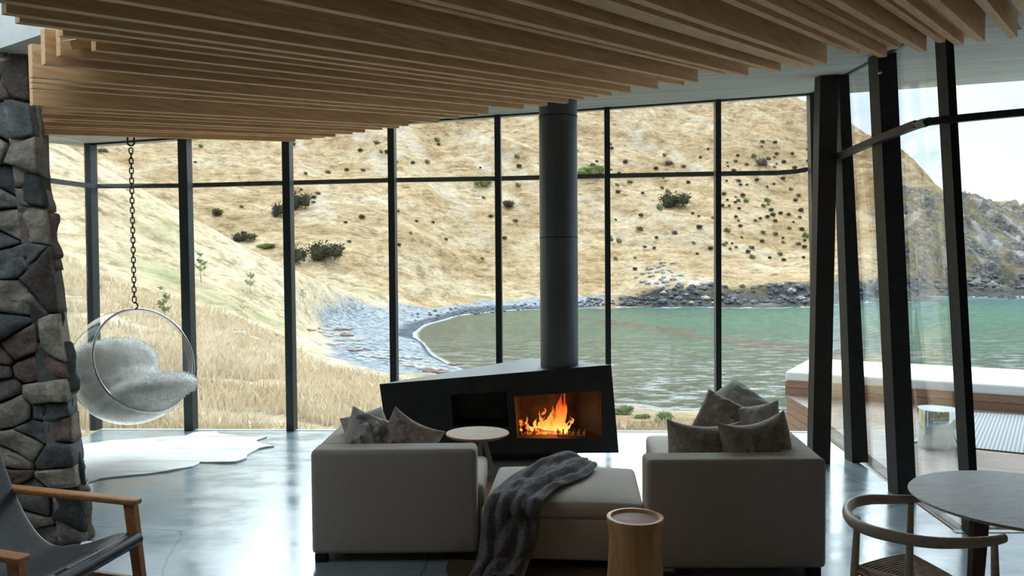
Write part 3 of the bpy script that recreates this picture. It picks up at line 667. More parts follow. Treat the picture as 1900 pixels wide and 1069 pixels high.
# ---- long dry grass near the house
rng = np.random.default_rng(5); nb = 64000
gp = []
u_ = rng.uniform(-.72, .32, nb); r_ = 8.9 * (46 / 8.9) ** (rng.random(nb) ** .9)
gx = u_ * r_; gy = r_
cl = vnoise(gx * .9, gy * .9, 77) + vnoise(gx * .25, gy * .25, 78); okk = cl > -.35
gx, gy, cl = gx[okk], gy[okk], cl[okk]
V_ = []; F_ = []; Cc = []
for i in range(len(gx)):
    x0, y0 = float(gx[i]), float(gy[i])
    px_ = 950 + FPX * x0 / y0
    if px_ > 560 and y0 > 30 + max(0, (600 - px_)) * .1: continue
    if px_ > 900 and y0 > 11.1: continue
    z0 = ground(x0, y0); hgt = (.22 + .28 * rng.random() + .2 * cl[i]) * (1.0 if y0 > 11 else .7); wdt = .006 + .0011 * y0; a = rng.uniform(0, 3.14)
    if px_ > 760: hgt *= .38 if px_ < 900 else .26
    lx, ly = rng.normal(0, .25) * hgt, rng.normal(0, .15) * hgt; dx, dy = math.cos(a) * wdt, math.sin(a) * wdt * .5
    b0 = len(V_)
    V_ += [(x0 - dx, y0 - dy, z0 - .03), (x0 + dx, y0 + dy, z0 - .03), (x0 + lx * .4 + dx * .7, y0 + ly * .4 + dy * .7, z0 + hgt * .6), (x0 + lx * .4 - dx * .7, y0 + ly * .4 - dy * .7, z0 + hgt * .6), (x0 + lx * 1.3, y0 + ly * 1.3, z0 + hgt)]
    F_ += [(b0, b0 + 1, b0 + 2, b0 + 3), (b0 + 3, b0 + 2, b0 + 4)]
me = bpy.data.meshes.new('dry_grass'); me.from_pydata(V_, [], F_)
M['straw'] = mat('straw_grass', (.73, .62, .455), (.55, .445, .30), 1, 1.1, detail=8, spec=.05, coord='Object', lo=.32, hi=.62)
me.materials.append(M['straw']); o = bpy.data.objects.new('dry_grass', me); COL.objects.link(o)
tag(o, 'long straw-coloured grass growing right outside the glass wall', 'grass', kind='stuff')
# ================================================================== THE ROOM
RA, RB, RC = 2.673, .0555, .0735                  # roof soffit plane z = RA + RB x + RC y
def zr(x, y): return RA + RB * x + RC * y
def onroof(px, py, off=0):
    n = Vector((-RB, -RC, 1)); return atP(px, py, Vector((0, 0, RA - off)), n)
FBL = atZ(188, 797, 0); FBR = atZ(1517, 802, 0); FRC = atZ(1775, 990, 0)     # floor corners: back left, back right, right return
FLL = Vector((-4.28, 7.0, 0)); 
FLL = Vector((FBL.x + .12, 6.3, 0))
FR2 = Vector((7.0, FRC.y - .05, 0))
# floor
def slab(name, poly, z0, z1, mt, holes=(), label=None, zf=None):
    """flat slab from plan polygon; zf(x,y) optional underside height"""
    zf = zf or (lambda x, y: z0); th = z1 - z0
    loops = [[Vector((p[0], p[1], 0)) for p in poly]] + [[Vector((p[0], p[1], 0)) for p in h] for h in holes]
    tris = tessellate_polygon(loops); fl = [p for l in loops for p in l]; n = len(fl); mb = MB()
    vs = [Vector((p.x, p.y, zf(p.x, p.y))) for p in fl] + [Vector((p.x, p.y, zf(p.x, p.y) + th)) for p in fl]
    fs = [tuple(t) for t in tris] + [tuple(i + n for i in t) for t in tris]; b = 0
    for l in loops:
        k = len(l)
        for i in range(k): fs.append((b + i, b + (i + 1) % k, n + b + (i + 1) % k, n + b + i))
        b += k
    mb.add(vs, fs); o = mb.build(name, mt, smooth=False, origin=(0, 0, 0)); o['kind'] = 'structure'
    if label: o['label'] = label
    return o
# polished concrete floor material
m, nt, p = nodes('polished_concrete'); N = nt.nodes; L = nt.links; geo = N.new('ShaderNodeNewGeometry')
a1 = tex(.9, 7, (1, 1, 1), .65); a2 = tex(7, 6, (1, 2, 1), .7); a3 = tex(2.3, 8, (1, 1.6, 1), .7)
fc = mix_(.5, ramp_(a1.outputs['Fac'], [(.3, (.15, .195, .22)), (.7, (.27, .33, .355))]), ramp_(a2.outputs['Fac'], [(.3, (.15, .19, .21)), (.7, (.27, .325, .345))]))
wv = N.new('ShaderNodeTexVoronoi'); wv.feature = 'DISTANCE_TO_EDGE'; wv.inputs['Scale'].default_value = .42
mpv = N.new('ShaderNodeMapping'); mpv.inputs['Location'].default_value = (.35, .6, 0); nv = tex(1.2, 6)
mv = mix_(.12, geo.outputs['Position'], nv.outputs['Color'], 'ADD'); L.new(mv, mpv.inputs[0]); L.new(mpv.outputs[0], wv.inputs['Vector'])
cr = ramp_(wv.outputs['Distance'], [(.0, (.35, .35, .35)), (.004, (1, 1, 1))])
fc = mix_(.8, fc, mix_(1.0, fc, cr, 'MULTIPLY'))
L.new(fc, p.inputs['Base Color'])
rg = N.new('ShaderNodeMapRange'); rg.inputs['To Min'].default_value = .10; rg.inputs['To Max'].default_value = .30; L.new(a3.outputs['Fac'], rg.inputs['Value']); rg.inputs['From Min'].default_value = .3; rg.inputs['From Max'].default_value = .7
L.new(rg.outputs[0], p.inputs['Roughness']); p.inputs['Specular IOR Level'].default_value = .9
bp = N.new('ShaderNodeBump'); bp.inputs['Strength'].default_value = .06; bp.inputs['Distance'].default_value = .02; L.new(a3.outputs['Fac'], bp.inputs['Height']); L.new(bp.outputs[0], p.inputs['Normal'])
M['floor'] = m
slab('floor', [(FBL.x, FBL.y), (FLL.x, FLL.y), (-7, 6.2), (-7, -5), (7, -5), (7, FR2.y), (FRC.x, FRC.y), (FBR.x, FBR.y)][::-1], -.35, 0, M['floor'])
# roof slab with the two skylight openings
d2 = Vector((.607, .794, 0)); slope = .607 * RB + .794 * RC; D3 = Vector((.607, .794, slope)).normalized(); NN = Vector((.794, -.607, 0))
TL = onroof(170, 273.7); TR = onroof(1505, 178); TF = onroof(1900, 150)
bdir = (TR - TL).normalized()
eL = TL - bdir * .05; eR = TR + bdir * 7.0
sa, sb = onroof(1876, 57), onroof(1897, 54)
sky2 = [(sa.x, sa.y), (sb.x, sb.y), (sb.x - d2.x * 1.6, sb.y - d2.y * 1.6), (sa.x - d2.x * 1.6, sa.y - d2.y * 1.6)]
sky1 = [(-1.95, 2.75), (-1.9, 3.6), (-2.15, 4.0), (-2.62, 4.62), (-2.92, 5.4), (-3.6, 6.1), (-5.6, 5.6), (-5.4, 2.6)]
slab('ceiling', [(eL.x, eL.y), (eR.x, eR.y), (9.5, -5.2), (-7.2, -5.2), (-7.2, 6.0), (eL.x - .05, 6.35)][::-1], 0, .38, M['concrete'], [sky1, sky2], zf=zr)
# walls hidden behind and beside the camera
def wall(name, a, b, z1a, z1b, th=.2, mt=None):
    a = Vector((*a, 0)); b = Vector((*b, 0)); n = Vector((-(b - a).y, (b - a).x, 0)).normalized() * th
    mb = MB(); mb.hexa([a, b, b + n, a + n, a + Vector((0, 0, z1a)), b + Vector((0, 0, z1b)), b + n + Vector((0, 0, z1b)), a + n + Vector((0, 0, z1a))])
    o = mb.build(name, mt or M['render'], smooth=False); o['kind'] = 'structure'; return o
wall('wall_back', (7, -5), (-7, -5), zr(7, -5), zr(-7, -5), -.2)
wall('wall_left', (-7, -5), (-7, 6.1), zr(-7, -5), zr(-7, 6), .2)
wall('wall_right', (7, -5), (7, 4.9), zr(7, -5), zr(7, 4.9), -.2)
wall('wall_front', (-7, 6.2), (-4.75, 6.2), zr(-7, 6.2), zr(-4.6, 6.2), -.1)

# ---- glazing
def top_on_roof(px, py): return onroof(px, py, .0)
WIN = {}
def window(n, a_bot, b_bot, a_top, b_top, label):
    c = (a_bot + b_bot) / 2; e = empty('window_%d' % n, (c.x, c.y, 0)); e['kind'] = 'structure'; e['label'] = label; WIN[n] = e
    return e
# back wall: plane through the floor edge and the soffit edge
w1 = window(1, FBL, FBR, TL, TR, 'tall glazed wall facing the bay')
def backpt(px, py):
    u = (FBR - FBL); n = u.cross(((TL + TR) / 2) - ((FBL + FBR) / 2)).normalized(); return atP(px, py, FBL, n)
mull = [(168, 278, 178, 797, 12), (342.5, 262, 355, 796, 17), (533, 262, 542, 796, 14), (727, 238, 733, 797, 12), (923.5, 218, 928, 799, 11), (1126, 200, 1129, 800, 10), (1331, 190, 1332, 801, 10), (1505, 178, 1517, 802, 11)]
bp_ = []
for (x0, y0, x1, y1, w_) in mull:
    q = backpt(x1, y1); q.z = 0
    up_ = atY(x0, y0, q.y); dx_ = (up_.x - q.x) / up_.z
    t_ = Vector((q.x, q.y + 0, 0)); zt = zr(q.x, q.y) + .0
    top = Vector((q.x + dx_ * zt, q.y - .0, zt)); wm_ = w_ / FPX * q.y
    bp_.append((q, top)); mb = MB(); mb.bar(q - Vector((0, .0, 0)), top, wm_, .12, bdir)
    mb.build('mullion', M['frame'], w1, ang=30)
trz = [(170, 345), (178, 346), (340, 345), (533, 340), (728, 335), (925, 332), (1127, 327), (1332, 323), (1440, 321.5), (1475, 319), (1495, 315), (1508, 309)]
pts = []
for (x_, y_) in trz: pts.append(backpt(x_, y_) - Vector((0, .02, 0)))
mb = MB()
for i in range(len(pts) - 1): mb.bar(pts[i], pts[i + 1], .06, .045, Vector((0, 1, 0)))
mb.build('transom', M['frame'], w1)
for i in range(len(bp_) - 1):
    (a, at1), (b_, bt1) = bp_[i], bp_[i + 1]; mb = MB(); o1 = Vector((0, .02, 0)); o2 = Vector((0, .028, 0))
    mb.hexa([a + o1, b_ + o1, b_ + o2, a + o2, at1 + o1, bt1 + o1, bt1 + o2, at1 + o2]); mb.build('glass_pane', M['glass'], w1, smooth=False)
mb = MB(); mb.bar(FBL + Vector((0, 0, .0021)), FBR + Vector((0, 0, .0021)), .05, .004, Vector((0, 1, 0))); mb.build('sill_channel', M['concrete_plain'], w1)
mb = MB(); mb.bar(bp_[0][1] - Vector((0, 0, .01)), bp_[-1][1] - Vector((0, 0, .01)), .03, .02, Vector((0, 1, 0))); mb.build('head_channel', M['frame'], w1)
# left return
w4 = window(4, FBL, FLL, TL, TL, 'narrow glazed return beside the stone chimney')
LP = atZ(84, 860, 0); 
lx = (FLL - FBL); 
def leftpt(px, py): return atP(px, py, FBL, lx.cross(Vector((0, 0, 1))).normalized())
lpost = leftpt(80, 500); lb = Vector((lpost.x, lpost.y, 0)); lt = Vector((lpost.x, lpost.y, zr(lpost.x, lpost.y)))
mb = MB(); mb.bar(lb, lt, .10, .12, Vector((1, 0, 0))); mb.build('mullion', M['frame'], w4)
tp = [leftpt(x_, y_) for x_, y_ in ((84, 334), (120, 339), (160, 344), (172, 345.5))]; mb = MB()
for i in range(3): mb.bar(tp[i], tp[i + 1], .05, .045, Vector((1, 0, 0)))
mb.build('transom', M['frame'], w4)
a, at1 = bp_[0]; mb = MB(); o2 = Vector((-.008, 0, 0)); fl = Vector((FLL.x, FLL.y, 0)); flt = Vector((FLL.x, FLL.y, zr(FLL.x, FLL.y)))
mb.hexa([a, fl, fl + o2, a + o2, at1, flt, flt + o2, at1 + o2]); mb.build('glass_pane', M['glass'], w4, smooth=False)
# right wall with heavy leaning posts
w2 = window(2, FBR, FRC, TR, TR, 'glazed side wall with heavy leaning steel posts')
posts = [((1559, 150, 18), (1589, 853, 30)), ((1637, 115, 34), (1674, 913, 34))]
rp_ = [bp_[-1]]
wl = (FRC - FBR); wn2 = wl.cross(Vector((0, 0, 1))).normalized()
for (x0, y0, wa), (x1, y1, wb) in posts:
    q = atP(x1, y1, FBR, wn2); q.z = 0
    up_ = atY(x0, y0, q.y); zt = zr(up_.x, q.y); s_ = (up_.x - q.x) / up_.z
    top = Vector((q.x + s_ * zt, q.y, zt)); rp_.append((q, top))
    mb = MB(); mb.bar(q, top, wb / FPX * q.y, .16, Vector((1, 0, 0)), w2=wa / FPX * q.y); mb.build('post', M['steel'], w2, ang=30)
    if wa > 30:
        c_ = atP(1632, 136, q + Vector((0, -.09, 0)), Vector((0, 1, 0))); bb = MB(); bb.lathe([(0.001, 0), (.011, .0), (.011, .012), (.004, .016)], (0, 0, 0), 12); bb.xf(Matrix.Translation(c_) @ Matrix.Rotation(math.pi / 2, 4, 'X')); bb.build('bolt', M['chrome'], w2)
q = atZ(1802, 992, 0); up_ = atY(1752, 82, q.y); s_ = (up_.x - q.x) / up_.z; zt = zr(up_.x, q.y)
rp_.append((q, Vector((q.x + s_ * zt, q.y, zt))))
cornerq = FRC.copy(); cornert = Vector((cornerq.x + s_ * zt, cornerq.y, zr(cornerq.x + s_ * zt, cornerq.y)))
pan = [rp_[0], rp_[1], rp_[2], (cornerq, cornert)]
for i in range(3):
    (a, at1), (b_, bt1) = pan[i], pan[i + 1]; mb = MB(); o1 = Vector((.02, 0, 0)); o2 = Vector((.028, 0, 0))
    mb.hexa([a + o1, b_ + o1, b_ + o2, a + o2, at1 + o1, bt1 + o1, bt1 + o2, at1 + o2]); mb.build('glass_pane', M['glass'], w2, smooth=False)
def rightpt(px, py, off=-.08):
    # leaning plane of the right wall
    n = wl.cross((rp_[2][1] - rp_[2][0])).normalized(); return atP(px, py, FBR + Vector((off, 0, 0)), n)
tr2 = [rightpt(x_, y_) for x_, y_ in ((1518, 303), (1550, 293), (1600, 271.5), (1654, 249), (1690, 235), (1703, 230.5))]
q3 = [atY(x_, y_, rp_[3][0].y - .08) for x_, y_ in ((1722, 226.5), (1745, 223.5), (1765, 221.5), (1830, 215), (1900, 208.5), (2000, 199))]
mb = MB()
for i in range(len(tr2) - 1): mb.bar(tr2[i], tr2[i + 1], .05, .05, Vector((1, 0, 0)))
mb.build('transom', M['column'], w2)
mb = MB(); mb.bar(pan[0][1], pan[3][1], .03, .03, Vector((1, 0, 0))); mb.build('head_channel', M['frame'], w2)
w3 = window(3, FRC, FR2, TR, TR, 'glazed wall facing the timber deck')
mb = MB(); ql = [tr2[-1]] + q3
for i in range(len(ql) - 1): mb.bar(ql[i], ql[i + 1], .05, .045, Vector((0, 1, 0)))
mb.build('transom', M['frame'], w3)
mb = MB(); mb.bar(rp_[3][0], rp_[3][1], 15 / FPX * q.y, .12, Vector((1, 0, 0))); mb.build('post', M['steel'], w3, ang=30)
mb = MB(); e0, e1 = FRC.copy(), FR2.copy(); o1 = Vector((0, .06, 0)); o2 = Vector((0, .068, 0)); t0, t1 = cornert.copy(), Vector((FR2.x, FR2.y, zr(FR2.x, FR2.y)))
mb.hexa([e0 + o1, e1 + o1, e1 + o2, e0 + o2, t0 + o1, t1 + o1, t1 + o2, t0 + o2]); mb.build('glass_pane', M['glass'], w3, smooth=False)
mb = MB(); mb.bar(e0 + Vector((0, .03, .0021)), e1 + Vector((0, .03, .0021)), .05, .004, Vector((0, 1, 0))); mb.build('sill_channel', M['concrete_plain'], w3)
# free-standing column inside the corner
cq = atZ(1518.5, 858, 0); cq.z = 0; ct = atY(1534, 122, cq.y); s_ = (ct.x - cq.x) / ct.z; zt = zr(ct.x, cq.y)
mb = MB(); mb.bar(cq, Vector((cq.x + s_ * zt, cq.y, zt + .01)), 33 / FPX * cq.y, .13, Vector((1, 0, .0)))
o = mb.build('steel_column', M['column'], ang=30); tag(o, 'free-standing dark steel column on the floor behind the right sofa', 'column')

# ---- timber battens
DEL = .155
ends = [(546, 263, 1), (576, 259, 0), (600, 256, 0), (620, 254, 1), (652, 249, 0), (675, 246, 1), (707, 241, 0), (738, 238, 0), (755, 234, 2), (812, 228, 0), (849, 220, 0), (883, 216, 0), (903, 212, 2), (968, 203, 2), (1012, 197, 1), (1051, 192, 1), (1080, 185, 0), (1105, 181, 0), (1130, 178, 1),
        (1165, 173, 2), (1216, 166, 2), (1265, 159, 0), (1290, 153, 2), (1341, 138, 0), (1383, 141, 2), (1403, 129, 0), (1443, 133, 2), (1496, 125, 1), (1528, 119, 2), (1590, 101, 0), (1639, 106, 2), (1664, 91, 0), (1712, 96, 2), (1747, 79, 0), (1781, 84, 2), (1794, 71, 0), (1820, 78, 2), (1880, 71, 1),
        (1925, 60, 2), (1990, 50, 0), (2080, 45, 2), (2200, 36, 1)]
nb_ = 0; prevs = None
for i, (x_, y_, dep) in enumerate(ends):
    off = {0: .105, 1: .13, 2: .16}[dep]; E = onroof(x_, y_, off)
    E2 = Vector((E.x, E.y, 0)); 
    # start of the batten: cut short along the stepped edge of the chimney opening, else run on to the wall
    def cross(col):
        u = (950 - col) / FPX; t = (E.x + u * E.y) / (.607 + u * .794); return E2 - d2 * t
    Q = cross(60); q3 = Vector((Q.x, Q.y, zr(Q.x, Q.y) - off)) - EYE; yq = 534.5 - FPX * q3.dot(UP) / q3.dot(FW)
    if yq < 12: S = E2 - d2 * min((E.x + 6.8) / .607, (E.y + 4.8) / .794)
    elif Q.y >= 4.98: S = E2 - d2 * ((E.x + 4.2) / .607) if E.x > -4.2 else E2
    else:
        col_ = 21 if yq < 35 else 45 if yq < 52 else 124 if yq < 66 else 184 if yq < 80 else 164 if yq < 96 else 119 if yq < 116 else 91 if yq < 140 else 67
        S = cross(col_)
    S = Vector((S.x, S.y, 0)); wdt = .042 if i != 27 else .10
    h_ = off
    def corner(pt, sgn, top): 
        q_ = pt + NN * (sgn * wdt / 2); return Vector((q_.x, q_.y, zr(q_.x, q_.y) - (0.001 if top else h_)))
    mb = MB(); mb.hexa([corner(S, -1, 0), corner(E2, -1, 0), corner(E2, 1, 0), corner(S, 1, 0), corner(S, -1, 1), corner(E2, -1, 1), corner(E2, 1, 1), corner(S, 1, 1)])
    o = mb.build('ceiling_batten', M['batten'], smooth=False)
    where = ('ending over the left half of the back windows' if x_ < 740 else 'ending between the fifth mullion and the flue' if x_ < 1000 else 'ending above or just right of the round flue' if x_ < 1200
             else 'ending between the flue and the steel column' if x_ < 1535 else 'ending above the leaning posts on the right')
    tag(o, 'pale pine ceiling batten ' + where, 'batten', 'timber ceiling battens ' + where); nb_ += 1
# noggings between the cut batten ends beside the chimney
mbn = 0
for (x0, y0, x1, y1) in ((66, 104, 112, 92), (112, 118, 118, 92), (124, 84, 162, 78), (160, 106, 166, 78)):
    a = onroof(x0, y0, .10); b_ = onroof(x1, y1, .06); mb = MB(); mb.bar(a, b_, .04, .04, Vector((0, 0, 1)))
    tag(mb.build('batten_nogging', M['batten'], smooth=False), 'short pine nogging joining cut batten ends beside the stone chimney', 'batten', 'batten noggings')

# ---- concrete beam in the skylight over the chimney
pA = Vector((-3.13, 4.89, 3.07)); pB = Vector((-2.51, 4.47, 3.07)); bd = (pB - pA).normalized(); bn = Vector((-bd.y, bd.x, 0))
a = pA - bd * 2.0; b_ = pB + bd * .9; th = bn * .30; up3 = Vector((0, 0, .75))
mb = MB(); mb.hexa([a, b_, b_ + th, a + th, a + up3, b_ + up3, b_ + th + up3, a + th + up3])
o = mb.build('concrete_beam', M['concrete_plain'], smooth=False); tag(o, 'pale concrete beam under the skylight above the stone chimney', 'beam')

# ---- stone chimney / wall
A_ = Vector((-2.70, 5.0, 0)); B_ = Vector((-5.0, 4.45, 0)); C_ = Vector((-4.30, 6.9, 0)); HT = 3.3; LEAN = -.102
fu = (B_ - A_).normalized(); fn = Vector((fu.y, -fu.x, 0)); fn = fn if fn.y < 0 else -fn
def leaned(p): return p + Vector((LEAN * p.z, LEAN * -.1 * p.z, 0))
mb = MB(); inset = -fn * .10 + fu * .10
core = [A_ + inset, B_ + inset, B_ + Vector((.4, 1.6, 0)), C_]
mb.hexa([leaned(p) for p in core] + [leaned(p + Vector((0, 0, HT))) for p in core])
m, nt, p = nodes('volcanic_stone'); N = nt.nodes; L = nt.links; geo = N.new('ShaderNodeNewGeometry')
at_ = N.new('ShaderNodeAttribute'); at_.attribute_name = 'tone'
s1 = tex(9, 8, (1, 1, 1), .7); s2 = tex(45, 5, (1, 1, 1), .7)
c = mix_(1.0, at_.outputs['Color'], ramp_(s1.outputs['Fac'], [(.3, (.55, .55, .56)), (.5, (1, 1, 1)), (.7, (1.5, 1.47, 1.4))]), 'MULTIPLY')
c = mix_(1.0, c, ramp_(s2.outputs['Fac'], [(.35, (.75, .75, .75)), (.65, (1.2, 1.2, 1.18))]), 'MULTIPLY')
L.new(c, p.inputs['Base Color']); p.inputs['Roughness'].default_value = .85; p.inputs['Specular IOR Level'].default_value = .3
bp = N.new('ShaderNodeBump'); bp.inputs['Strength'].default_value = .8; bp.inputs['Distance'].default_value = .03; L.new(s1.outputs['Fac'], bp.inputs['Height']); L.new(bp.outputs[0], p.inputs['Normal'])
M['stone'] = m; M['mortar'] = mat('dark_mortar', (.03, .028, .027), (.02, .02, .02), .95, 12)
rs = random.Random(21); WF = 1.75
def voronoi(w, h, n, asp=1.35):
    pts = []
    tries = 0
    while len(pts) < n and tries < 20000:
        tries += 1; q = (rs.uniform(0, w), rs.uniform(0, h)); mind = rs.choice([.09, .13, .19, .27])
        if all(((q[0] - r[0]) / asp) ** 2 + (q[1] - r[1]) ** 2 > mind ** 2 for r in pts): pts.append(q)
    cells = []
    for q in pts:
        poly = [(0, 0), (w, 0), (w, h), (0, h)]
        for r in pts:
            if r is q or abs(r[0] - q[0]) > .9 or abs(r[1] - q[1]) > .9: continue
            mx, my = (q[0] + r[0]) / 2, (q[1] + r[1]) / 2; nx, ny = (r[0] - q[0]) / asp ** 2, r[1] - q[1]; out = []
            for i in range(len(poly)):
                a, b = poly[i], poly[(i + 1) % len(poly)]; da = (a[0] - mx) * nx + (a[1] - my) * ny; db = (b[0] - mx) * nx + (b[1] - my) * ny
                if da <= 0: out.append(a)
                if da * db < 0: t = da / (da - db); out.append((a[0] + (b[0] - a[0]) * t, a[1] + (b[1] - a[1]) * t))
            poly = out
            if not poly: break
        if poly: cells.append((q, poly))
    return cells
tones = [(.20, .19, .17), (.12, .127, .127), (.08, .087, .087), (.25, .22, .185), (.18, .13, .11), (.135, .15, .15), (.31, .275, .225), (.10, .082, .073)]
SM = MB(); stc = []
def stones(O, ux, nrm, w, h, n):
    for q, poly in voronoi(w, h, n):
        cx = sum(a[0] for a in poly) / len(poly); cy = sum(a[1] for a in poly) / len(poly)
        P = []
        for i in range(len(poly)):
            a, b = poly[i], poly[(i + 1) % len(poly)]; L_ = math.hypot(a[0] - b[0], a[1] - b[1]); k = max(1, int(L_ / .035))
            for j in range(k):
                t = j / k; P.append((a[0] + (b[0] - a[0]) * t, a[1] + (b[1] - a[1]) * t))
        sd = rs.uniform(0, 50); tone = rs.choice(tones); f_ = rs.uniform(.8, 1.2); prot = rs.uniform(.0, .05); tx, ty = rs.uniform(-.12, .12), rs.uniform(-.12, .12)
        rows = []
        for (sc, dz, gap) in ((1, -.10, .004), (1, .0, .004), (.995, .045, .005), (.965, .062, .006), (.86, .068, .006), (.55, .07, .006), (.22, .071, .006)):
            row = []
            for (x, y) in P:
                L_ = math.hypot(x - cx, y - cy) + 1e-6; s = sc * max(.2, (L_ - gap) / L_)
                # rounded corners + wobble
                wob = 1 + .10 * mn.noise(Vector((x * 9, y * 9, sd)))
                xx, yy = cx + (x - cx) * s * wob, cy + (y - cy) * s * wob
                z_ = dz + prot + (xx - cx) * tx + (yy - cy) * ty + (.034 * mn.noise(Vector((xx * 8, yy * 8, sd + 3))) + .010 * mn.noise(Vector((xx * 26, yy * 26, sd)))) * (1 if dz > .03 else 0)
                row.append(O + ux * xx + Vector((0, 0, yy)) + nrm * (z_ if dz >= 0 else dz))
            rows.append(row)
        b0 = len(SM.v); SM.grid(rows, closed=True); k = len(P); base = b0 + 6 * k; SM.f.append(tuple(base + i for i in range(k))); SM.mi.append(0)
        stc.extend([tuple(c * f_ for c in tone)] * (len(SM.v) - b0))
nrm0 = -fn if False else fn
stones(A_ - fn * .04, fu, fn, 2.2, HT, 190)
side = (C_ - A_).normalized(); sn = Vector((side.y, -side.x, 0)); sn = sn if sn.x > 0 else -sn
stones(A_ - sn * .06 + side * .02, side, sn, 2.3, HT, 150)
nst = len(SM.v); SM.v = [leaned(v) for v in SM.v]
ch = empty('wall_stone_chimney', (-3.3, 5.6, 0)); ch['kind'] = 'structure'; ch['label'] = 'rough volcanic stone chimney wall leaning at the left'
ch.name = 'wall_left_stone'
mb.build('mortar_core', M['mortar'], ch, smooth=False)
# (stones: one mesh, colour per stone)
me = bpy.data.meshes.new('stonework'); me.from_pydata([v - ch.location for v in SM.v], [], SM.f); me.materials.append(M['stone'])
ca = me.color_attributes.new('tone', 'FLOAT_COLOR', 'POINT'); ca.data.foreach_set('color', np.array([(*c, 1) for c in stc], np.float32).ravel())
me.polygons.foreach_set('use_smooth', [True] * len(me.polygons))
bm = bmesh.new(); bm.from_mesh(me); bmesh.ops.recalc_face_normals(bm, faces=bm.faces); bm.to_mesh(me); bm.free()
o = bpy.data.objects.new('stonework', me); COL.objects.link(o); o.parent = ch
# ================================================================== THINGS IN THE ROOM
X3 = Vector((1, 0, 0)); Y3 = Vector((0, 1, 0)); Z3 = Vector((0, 0, 1))
# ---- fireplace
f0 = atZ(717, 841, .08); f0 = atY(717, 838, 6.9)
FY = 6.9
BLc = atY(722, 839, FY); BRc = atY(1148, 844.5, FY); TLc = atY(704, 713, FY); TRc = atY(1134, 677, FY)
BLc.z = BRc.z = (BLc.z + BRc.z) / 2
ap_t = atP(985, 664, TLc, (TRc - TLc).cross(Vector((0, 1, .075)))); 
ap_t = atY(985, 664, 7.72)
ap_b = Vector((ap_t.x + .02, ap_t.y - .08, BLc.z))
fp = empty('fireplace', (0, 7.1, 0), 'angular blackened steel fireplace with a burning fire under a tall round flue', 'fireplace')
o1 = [atY(x_, y_, FY) for x_, y_ in ((836, 733), (939, 726), (945, 792), (841, 792))]
o2 = [atY(x_, y_, FY) for x_, y_ in ((954, 736), (1115.5, 725.5), (1117, 814), (960, 813))]
outer = [BLc, BRc, TRc, TLc]
loops = [outer, o1, o2]; flp = [v for l in loops for v in l]
flat = [[Vector((v.x, v.z, 0)) for v in l] for l in loops]
tr = tessellate_polygon(flat); mb = MB(); mb.add(flp, [tuple(t) for t in tr])
mb.add([TLc, TRc, ap_t], [(0, 1, 2)]); mb.add([BLc, BRc, ap_b], [(0, 1, 2)])
mb.add([TLc, BLc, ap_b, ap_t], [(0, 1, 2, 3)]); mb.add([TRc, BRc, ap_b, ap_t], [(0, 1, 2, 3)])
mb.build('casing', M['fire_steel'], fp, smooth=False)
for op, nm, mt, dp in ((o1, 'log_store', M['steel'], .30), (o2, 'firebox', M['soot'], .32)):
    bk = [v + Vector((0, dp, 0)) for v in op]; c_ = sum(bk, Vector()) / 4; bk = [c_ + (v - c_) * .9 for v in bk]
    mb = MB(); mb.add(op + bk, [(0, 1, 5, 4), (1, 2, 6, 5), (2, 3, 7, 6), (3, 0, 4, 7), (4, 5, 6, 7)]); mb.build(nm, mt, fp, smooth=False)
# foot
mb = MB(); mb.rbox((BLc.x + .35, FY + .12, 0), (BRc.x - .35, FY + .5, BLc.z + .01), .01); mb.build('plinth', M['steel'], fp)
# flue
fc_ = atY(1038, 684, 7.13); rf = 35.2 / FPX * 7.13; ztp = zr(fc_.x, fc_.y)
mb = MB(); tp_ = atY(1035, 190, 7.15); mb.tube([Vector((fc_.x, fc_.y, fc_.z - .05)), Vector((fc_.x, fc_.y, ztp))], [rf, rf], 40, up=Y3)
mb.build('flue', M['flue'], fp)
for yy_ in (218, 441):
    z_ = atY(1036, yy_, fc_.y).z; mb = MB(); mb.tube([Vector((fc_.x, fc_.y, z_ - .004)), Vector((fc_.x, fc_.y, z_ + .004))], [rf + .003] * 2, 40, up=Y3); mb.build('flue_seam', M['fire_steel'], fp)
zb = o2[2].z
M['teak_iron'] = mat('rusty_iron', (.40, .20, .12), (.25, .11, .06), .7, 20)
# grate
mb = MB()
g0 = atY(1035, 808, FY + .06); g1 = atY(1085, 808, FY + .06)
mb.bar(g0 + Z3 * .0, g1 + Z3 * 0, .012, .012, Z3)
for i in range(6):
    q = g0.lerp(g1, i / 5); mb.bar(q - Z3 * .015, q + Z3 * .055, .013, .013, X3); mb.bar(q, q + Y3 * .14, .01, .01, X3)
mb.build('fire_grate', M['teak_iron'], fp)
# fire
m, nt, p = nodes('flame'); N = nt.nodes; L = nt.links; N.clear()
geo = N.new('ShaderNodeNewGeometry'); o_ = N.new('ShaderNodeOutputMaterial'); em = N.new('ShaderNodeEmission'); trn = N.new('ShaderNodeBsdfTransparent'); mx = N.new('ShaderNodeMixShader')
lw = N.new('ShaderNodeLayerWeight'); lw.inputs[0].default_value = .35
sx_ = N.new('ShaderNodeSeparateXYZ'); L.new(geo.outputs['Position'], sx_.inputs[0]); mr = N.new('ShaderNodeMapRange'); mr.inputs['From Min'].default_value = zb; mr.inputs['From Max'].default_value = zb + .3; L.new(sx_.outputs[2], mr.inputs['Value'])
cc = ramp_(mr.outputs[0], [(0, (1, .55, .13)), (.35, (1, .33, .05)), (1, (1, .10, .01))]); L.new(cc, em.inputs['Color'])
ee = N.new('ShaderNodeMath'); ee.operation = 'MULTIPLY_ADD'; ee.inputs[1].default_value = -1.2; ee.inputs[2].default_value = 1.9; L.new(mr.outputs[0], ee.inputs[0]); L.new(ee.outputs[0], em.inputs['Strength'])
